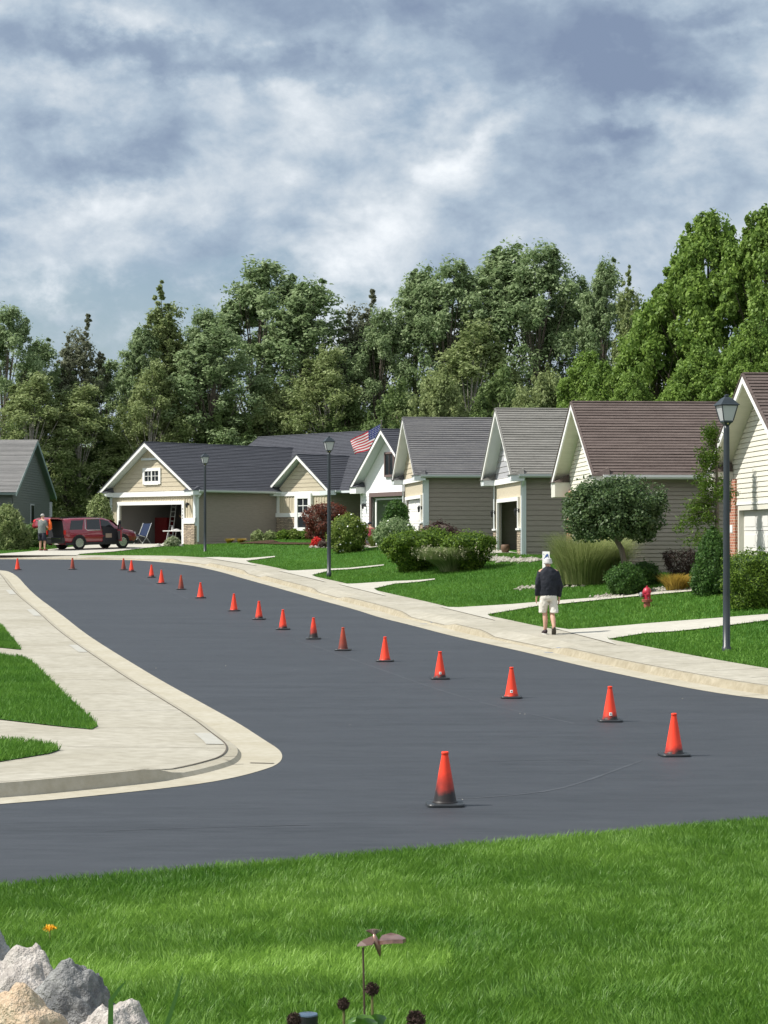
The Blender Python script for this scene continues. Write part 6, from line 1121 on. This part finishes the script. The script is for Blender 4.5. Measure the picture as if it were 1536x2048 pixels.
for k in range(12): q = k / 11; hw = .42 * math.sin(min(1, q * 1.3) * 1.57) + .01; d_ = .42 * min(1, .25 + q * 1.2); zt = 1.62 - .22 * min(1, q * 2) ; rg.append([(-hw * 1.0, 1.6 - q * 3.0, zt), (-hw * .8, 1.6 - q * 3.0, zt - d_ * .6), (0, 1.6 - q * 3.0 - (0), zt - d_), (hw * .8, 1.6 - q * 3.0, zt - d_ * .6), (hw, 1.6 - q * 3.0, zt), (0, 1.6 - q * 3.0, zt - .03)])
m.loft(rg); m.build('hull', mat('tan hull', (.60, .40, .18), .5), r1, smooth=True); m = MB(); [m.beam((x, .5, 0), (x, .5, 1.0), .06, .06) for x in (-.3, .3)]; [m.beam((x, -1, 0), (x, -1, 1.0), .06, .06) for x in (-.3, .3)]; m.build('stand', M_bark, r1)
r1 = local('tool_chest', 'dark red tool chest at the back left of the tan garage', 'cabinet', 2.6, 6.0); m = MB(); m.box(-.3, .3, -.55, .55, 0, 1.5); m.build('cabinet', mat('chest red', (.12, .010, .012), .4), r1); m = MB(); [m.box(-.325, -.3, -.5, .5, z, z + .18) for z in (.15, .4, .65, .9, 1.15)]; m.build('drawer', mat('chest red', (.22, .015, .02)), r1)
r1 = local('step_ladder', 'grey ladder leaning inside the tan garage', 'ladder', 2.0, 5.0); m = MB(); m.beam((0, .0, 0), (.6, .3, 2.6), .04, .07); m.beam((0, -.4, 0), (.6, -.1, 2.6), .04, .07); m.build('rail', M_gutter, r1); m = MB(); [m.beam((.06 * k, .03 * k, .26 * k), (.06 * k, .03 * k - .4, .26 * k), .03, .03) for k in range(1, 9)]; m.build('rung', M_gutter, r1)
r1 = local('planter', 'dark planter jar at the threshold of the open dark garage', 'planter', 0, 0); q = hp('h4', -.3, 2.0); r1.location = (*q, float(G(*q)[0]) + .03); m = MB(); m.lathe([(.12, 0), (.17, .15), (.16, .28), (.12, .3)], 12); m.build('pot', mat('clay pot', (.13, .08, .05), .6), r1, smooth=True)
for i, (px_, py_, k) in enumerate(((316, 1093, .16), (331, 1092, .2), (362, 1093, .14))):
    p = at(px_, py_); o = MB(); o.lathe([(k, -.03), (k * 1.1, k * .3), (k * .7, k * .8), (.01, k)], 8, tuple(p)); tag(o.build('edging_rock', M_newc, smooth=True), ('white rock left of the small garage bush', 'whitest rock touching the small garage bush', 'pale rock right of the small garage bush')[i], 'rock')
# ------------------------------------------------------------------ foreground: rocks, stake, seed heads
from mathutils import noise as mn
def rock(label, cx, top, wpx, Y, hz, m, seed, dy=.8, ridge=.3, sub=5, yaw=0, pk=0.0):
    s = F / Y; X = (cx - CX) / s; zt = CZ - (top - HY) / s; zg = CZ - float(Hlawn(wv(X, Y))); H = zt - zg + .06; bm = bmesh.new(); bmesh.ops.create_icosphere(bm, subdivisions=sub, radius=1); sd = Vector((seed * 3.1, seed * 1.7, seed)); rr = random.Random(seed)
    planes = [(Vector((rr.uniform(-1, 1), rr.uniform(-1, 1), rr.uniform(-.3, 1))).normalized(), rr.uniform(.80, .95)) for _ in range(8)]
    for v in bm.verts:
        d = v.co.normalized(); q = 1.0
        for n_, k in planes:
            c = d.dot(n_)
            if c > .01: q = min(q, k / c)
        q *= 1 + .16 * mn.noise(d * 1.6 + sd) + .09 * mn.noise(d * 4 + sd) + .035 * (1 - abs(mn.noise(d * 9 + sd)) * 2) + .016 * mn.noise(d * 26 + sd) + .008 * mn.noise(d * 60 + sd); v.co = d * q
    zs = max(v.co.z for v in bm.verts); xs = max(abs(v.co.x) for v in bm.verts)
    for v in bm.verts: v.co = Vector((v.co.x / xs * wpx / s / 2 + pk * v.co.z * wpx / s, v.co.y * wpx / s / 2 * dy, v.co.z / zs * hz))
    me = bpy.data.meshes.new('boulder'); bm.to_mesh(me); bm.free(); me.polygons.foreach_set('use_smooth', [True] * len(me.polygons)); o = bpy.data.objects.new('boulder', me); C.objects.link(o); me.materials.append(m); o.location = (X, Y, zt - hz); o.rotation_euler.z = 0; tag(o, label, 'boulder'); return o
def granite(n, a, b, c, sc=9, bump=.9):
    m = groundmat(n, a, b, c, sc, sc * 6, .75, .35, bump, 70); return m
G1 = granite('grey granite', (.32, .32, .33), (.58, .575, .56), (.14, .14, .145)); G2 = granite('tan rock', (.50, .38, .26), (.62, .52, .40), (.40, .26, .15)); G3 = granite('pinkish granite', (.38, .35, .32), (.60, .56, .52), (.22, .19, .17)); G4 = granite('dark rock', (.13, .135, .14), (.36, .36, .35), (.06, .06, .065))
rock('small pale-topped grey rock, uppermost at the left edge', -6, 1846, 80, 6.5, .20, G1, 5, .9)
rock('wrinkled grey rock at the left edge behind the tan boulder', 22, 1886, 290, 6.3, .36, G3, 12, .7)
rock('dark grey jagged boulder between the tan boulder and the lawn', 138, 1914, 215, 6.1, .26, G4, 23, .7, pk=.1)
rock('smooth tan boulder at the bottom left corner', 66, 1962, 250, 5.8, .32, G2, 31, .8, pk=-.1)
rock('pinkish grey rock at the bottom, right of the dark boulder', 218, 1998, 225, 5.9, .28, G3, 44, .8)
M_cu = mat('weathered copper', (.42, .25, .20), .35, .6, metal=.7, col2=(.20, .12, .10), nscale=20); M_stem = mat('dry stem', (.16, .15, .06), .8); M_head = mat('dry seed head', (.07, .045, .035), .9, bump=.8, bscale=60, nscale=10)
def fg(px, py, Y): return Vector(((px - CX) / F * Y, Y, CZ - (py - HY) / F * Y))
def gz(X, Y): return CZ - float(Hlawn(wv(X, Y)))
Y = 6.4; a = fg(726, 1895, Y); rt = thing('garden_stake', 'copper hummingbird garden stake with spread wings above the grass', 'garden stake', (a.x, a.y, gz(a.x, a.y))); o_ = Vector(rt.location)
m = MB(); m.tube([Vector((0, 0, -.05)), Vector((.006, 0, .2)), a - o_], .0035, 6); m.build('stem', mat('rusty wire', (.09, .06, .045), .6), rt)
def wing(P, m_, name, up=.004): w_ = MB(); w_.prism([fg(x, y, Y + k) - o_ for x, y, k in P], (0, .003, up)); w_.build(name, m_, rt)
wing([(714, 1893, 0), (722, 1885, .0), (738, 1877, .01), (748, 1874, .01), (750, 1884, -.01), (745, 1890, -.02), (732, 1892, -.02)], mat('dark copper', (.10, .055, .045), .5, .4), 'wing'); wing([(756, 1890, 0), (764, 1878, .03), (782, 1873, .05), (798, 1877, .05), (812, 1884, .02), (806, 1887, -.01), (785, 1887, -.02), (766, 1889, -.02)], M_cu, 'wing', .012)
m = MB(); m.tube([fg(748, 1868, Y) - o_, fg(751, 1880, Y) - o_, fg(756, 1892, Y) - o_, fg(759, 1906, Y) - o_, fg(760, 1914, Y) - o_], [.004, .010, .011, .006, .001], 10, .8); m.build('body', M_cu, rt, smooth=True)
for k in range(9): wing([(748, 1870, 0), (733 + k * 3.6 - 1.4, 1862 - 2 * math.sin(k * .39) * 1.5, .005 * k), (733 + k * 3.6 + 1.6, 1861 - 2 * math.sin(k * .39) * 1.5, .005 * k)], mat('dark copper', (.10, .055, .045)), 'tail_feather', .001)
def seedhead(px, py, r, Y, label):
    c = fg(px, py, Y); rt = thing('seed_head', label, 'plant', (c.x, c.y, gz(c.x, c.y)), 0, 'dried seed heads at the bottom of the photo'); z = c.z - rt.location.z; m = MB(); m.tube([(0.01, 0, -.03), (.004, 0, z * .5), (0, 0, z)], .004, 6); m.build('stem', M_stem, rt)
    rr = np.random.default_rng(int(px)); d = unit(rr.normal(size=(420, 3))); R_ = r / F * Y; P = d * R_ * (.7 + .35 * rr.random((420, 1))) + np.array([0, 0, z]); V, Fq = leaves(P, np.cross(d, rr.normal(size=d.shape)), R_ * .3, rr, .25); npmesh('head', V, Fq, M_head, rt); m = MB(); m.lathe([(.001, -.8 * R_), (R_ * .7, -.4 * R_), (R_ * .8, .2 * R_), (.001, .8 * R_)], 10, (0, 0, z)); m.build('core', M_head, rt, smooth=True)
seedhead(744, 1978, 13, 6.0, 'round dark seed head beside the garden stake stem'); seedhead(687, 2008, 12, 6.0, 'dark seed head left of the garden stake stem'); seedhead(832, 2040, 18, 5.9, 'brown seed head lowest at the bottom edge, right of the stake'); seedhead(588, 2040, 14, 5.9, 'tan seed head touching the black garden light')
a = fg(616, 2030, 6.0); rt = thing('garden_light', 'black cylindrical garden light top at the bottom edge', 'garden light', (a.x, a.y, gz(a.x, a.y))); z = a.z - rt.location.z; R_ = 20 / F * 6; m = MB(); m.lathe([(R_ * .5, -.05), (R_ * .5, z - .09), (R_, z - .085), (R_, z)], 24); m.build('post', M_black, rt, smooth=False); m = MB(); m.lathe([(R_ * 1.0, z), (R_ * .95, z + .004), (R_ * .2, z + .006), (.0, z + .006)], 24); m.build('solar_cap', mat('solar cell', (.05, .09, .14), .15, .8), rt)
def leafplant():
    a = fg(728, 2046, 6.0); rt = thing('leafy_plant', 'broad green leaves at the bottom edge below the garden stake', 'plant', (a.x, a.y, gz(a.x, a.y))); o_ = Vector(rt.location); lm = mat('broad leaf', (.05, .14, .02), .35, .5, col2=(.11, .22, .03), nscale=14, transl=.3)
    for i, (x0, y0, x1, y1, w_, yy) in enumerate(((722, 2075, 700, 2038, 14, 6.0), (726, 2075, 735, 2030, 18, 5.95), (730, 2075, 772, 2034, 15, 6.02), (724, 2080, 752, 2042, 16, 5.9), (715, 2080, 690, 2052, 14, 5.92))):
        A = fg(x0, y0, yy) - o_; B = fg(x1, y1, yy) - o_; d = B - A; sd = d.cross(Vector((0, 1, .3))).normalized(); m = MB(); rg = []
        for k in range(9): q = k / 8; c = A + d * q + Vector((0, -.05 * math.sin(q * 3.1), .03 * math.sin(q * 3.1))); hw = w_ / F * 6 * math.sin(min(1, q * 1.05) * 3.0) ** .8 + .001; rg.append([tuple(c - sd * hw), tuple(c + Vector((0, .006, -.004))), tuple(c + sd * hw)])
        m.loft(rg, cap=False, closed=False); m.build('leaf', lm, rt, smooth=True)
    m = MB(); m.tube([Vector((0, 0, -.03)), fg(724, 2070, 6.0) - o_], .006, 6); m.build('stem', M_stem, rt)
leafplant()
def yellow_flower():
    p = at(100, 1890); rt = thing('dandelion', 'yellow flower in the grass above the grey rocks', 'flower', tuple(p)); rr = np.random.default_rng(4); k = 11 / F * p.y; P = rr.normal(size=(160, 3)) * np.array([k * .5, k * .4, k * .2]) + np.array([0, 0, .085]); V, Fq = leaves(P, rr.normal(size=P.shape), k * .3, rr, .4); npmesh('petals', V, Fq, mat('yellow petals', (.80, .42, .02), .6), rt); m = MB(); m.tube([(0, 0, 0), (0, 0, .08)], .003, 5); m.build('stem', M_stem, rt)
yellow_flower()
for i, (pts, l) in enumerate((([(330, 2060), (350, 2000), (366, 1945)], 'long pale grass blade rising at the bottom, nearest the rocks'), ([(222, 2000), (240, 1975), (252, 1962)], 'short pale grass blade just above the pinkish rock'))):
    m = MB(); rg = [[tuple(fg(x - w_, y, 5.5)), tuple(fg(x + w_, y, 5.5))] for (x, y), w_ in zip(pts, (5, 4, .6))]; m.loft(rg, cap=False, closed=False); g0_ = fg(*pts[0], 5.5); m.quad(tuple(fg(pts[0][0] - 5, pts[0][1], 5.5)), tuple(fg(pts[0][0] + 5, pts[0][1], 5.5)), (g0_.x + .0, 5.5, gz(g0_.x, 5.5)), (g0_.x - .02, 5.5, gz(g0_.x, 5.5))); tag(m.build('grass_blade', mat('pale blade', (.10, .22, .05), .5, transl=.3)), l, 'grass blade')
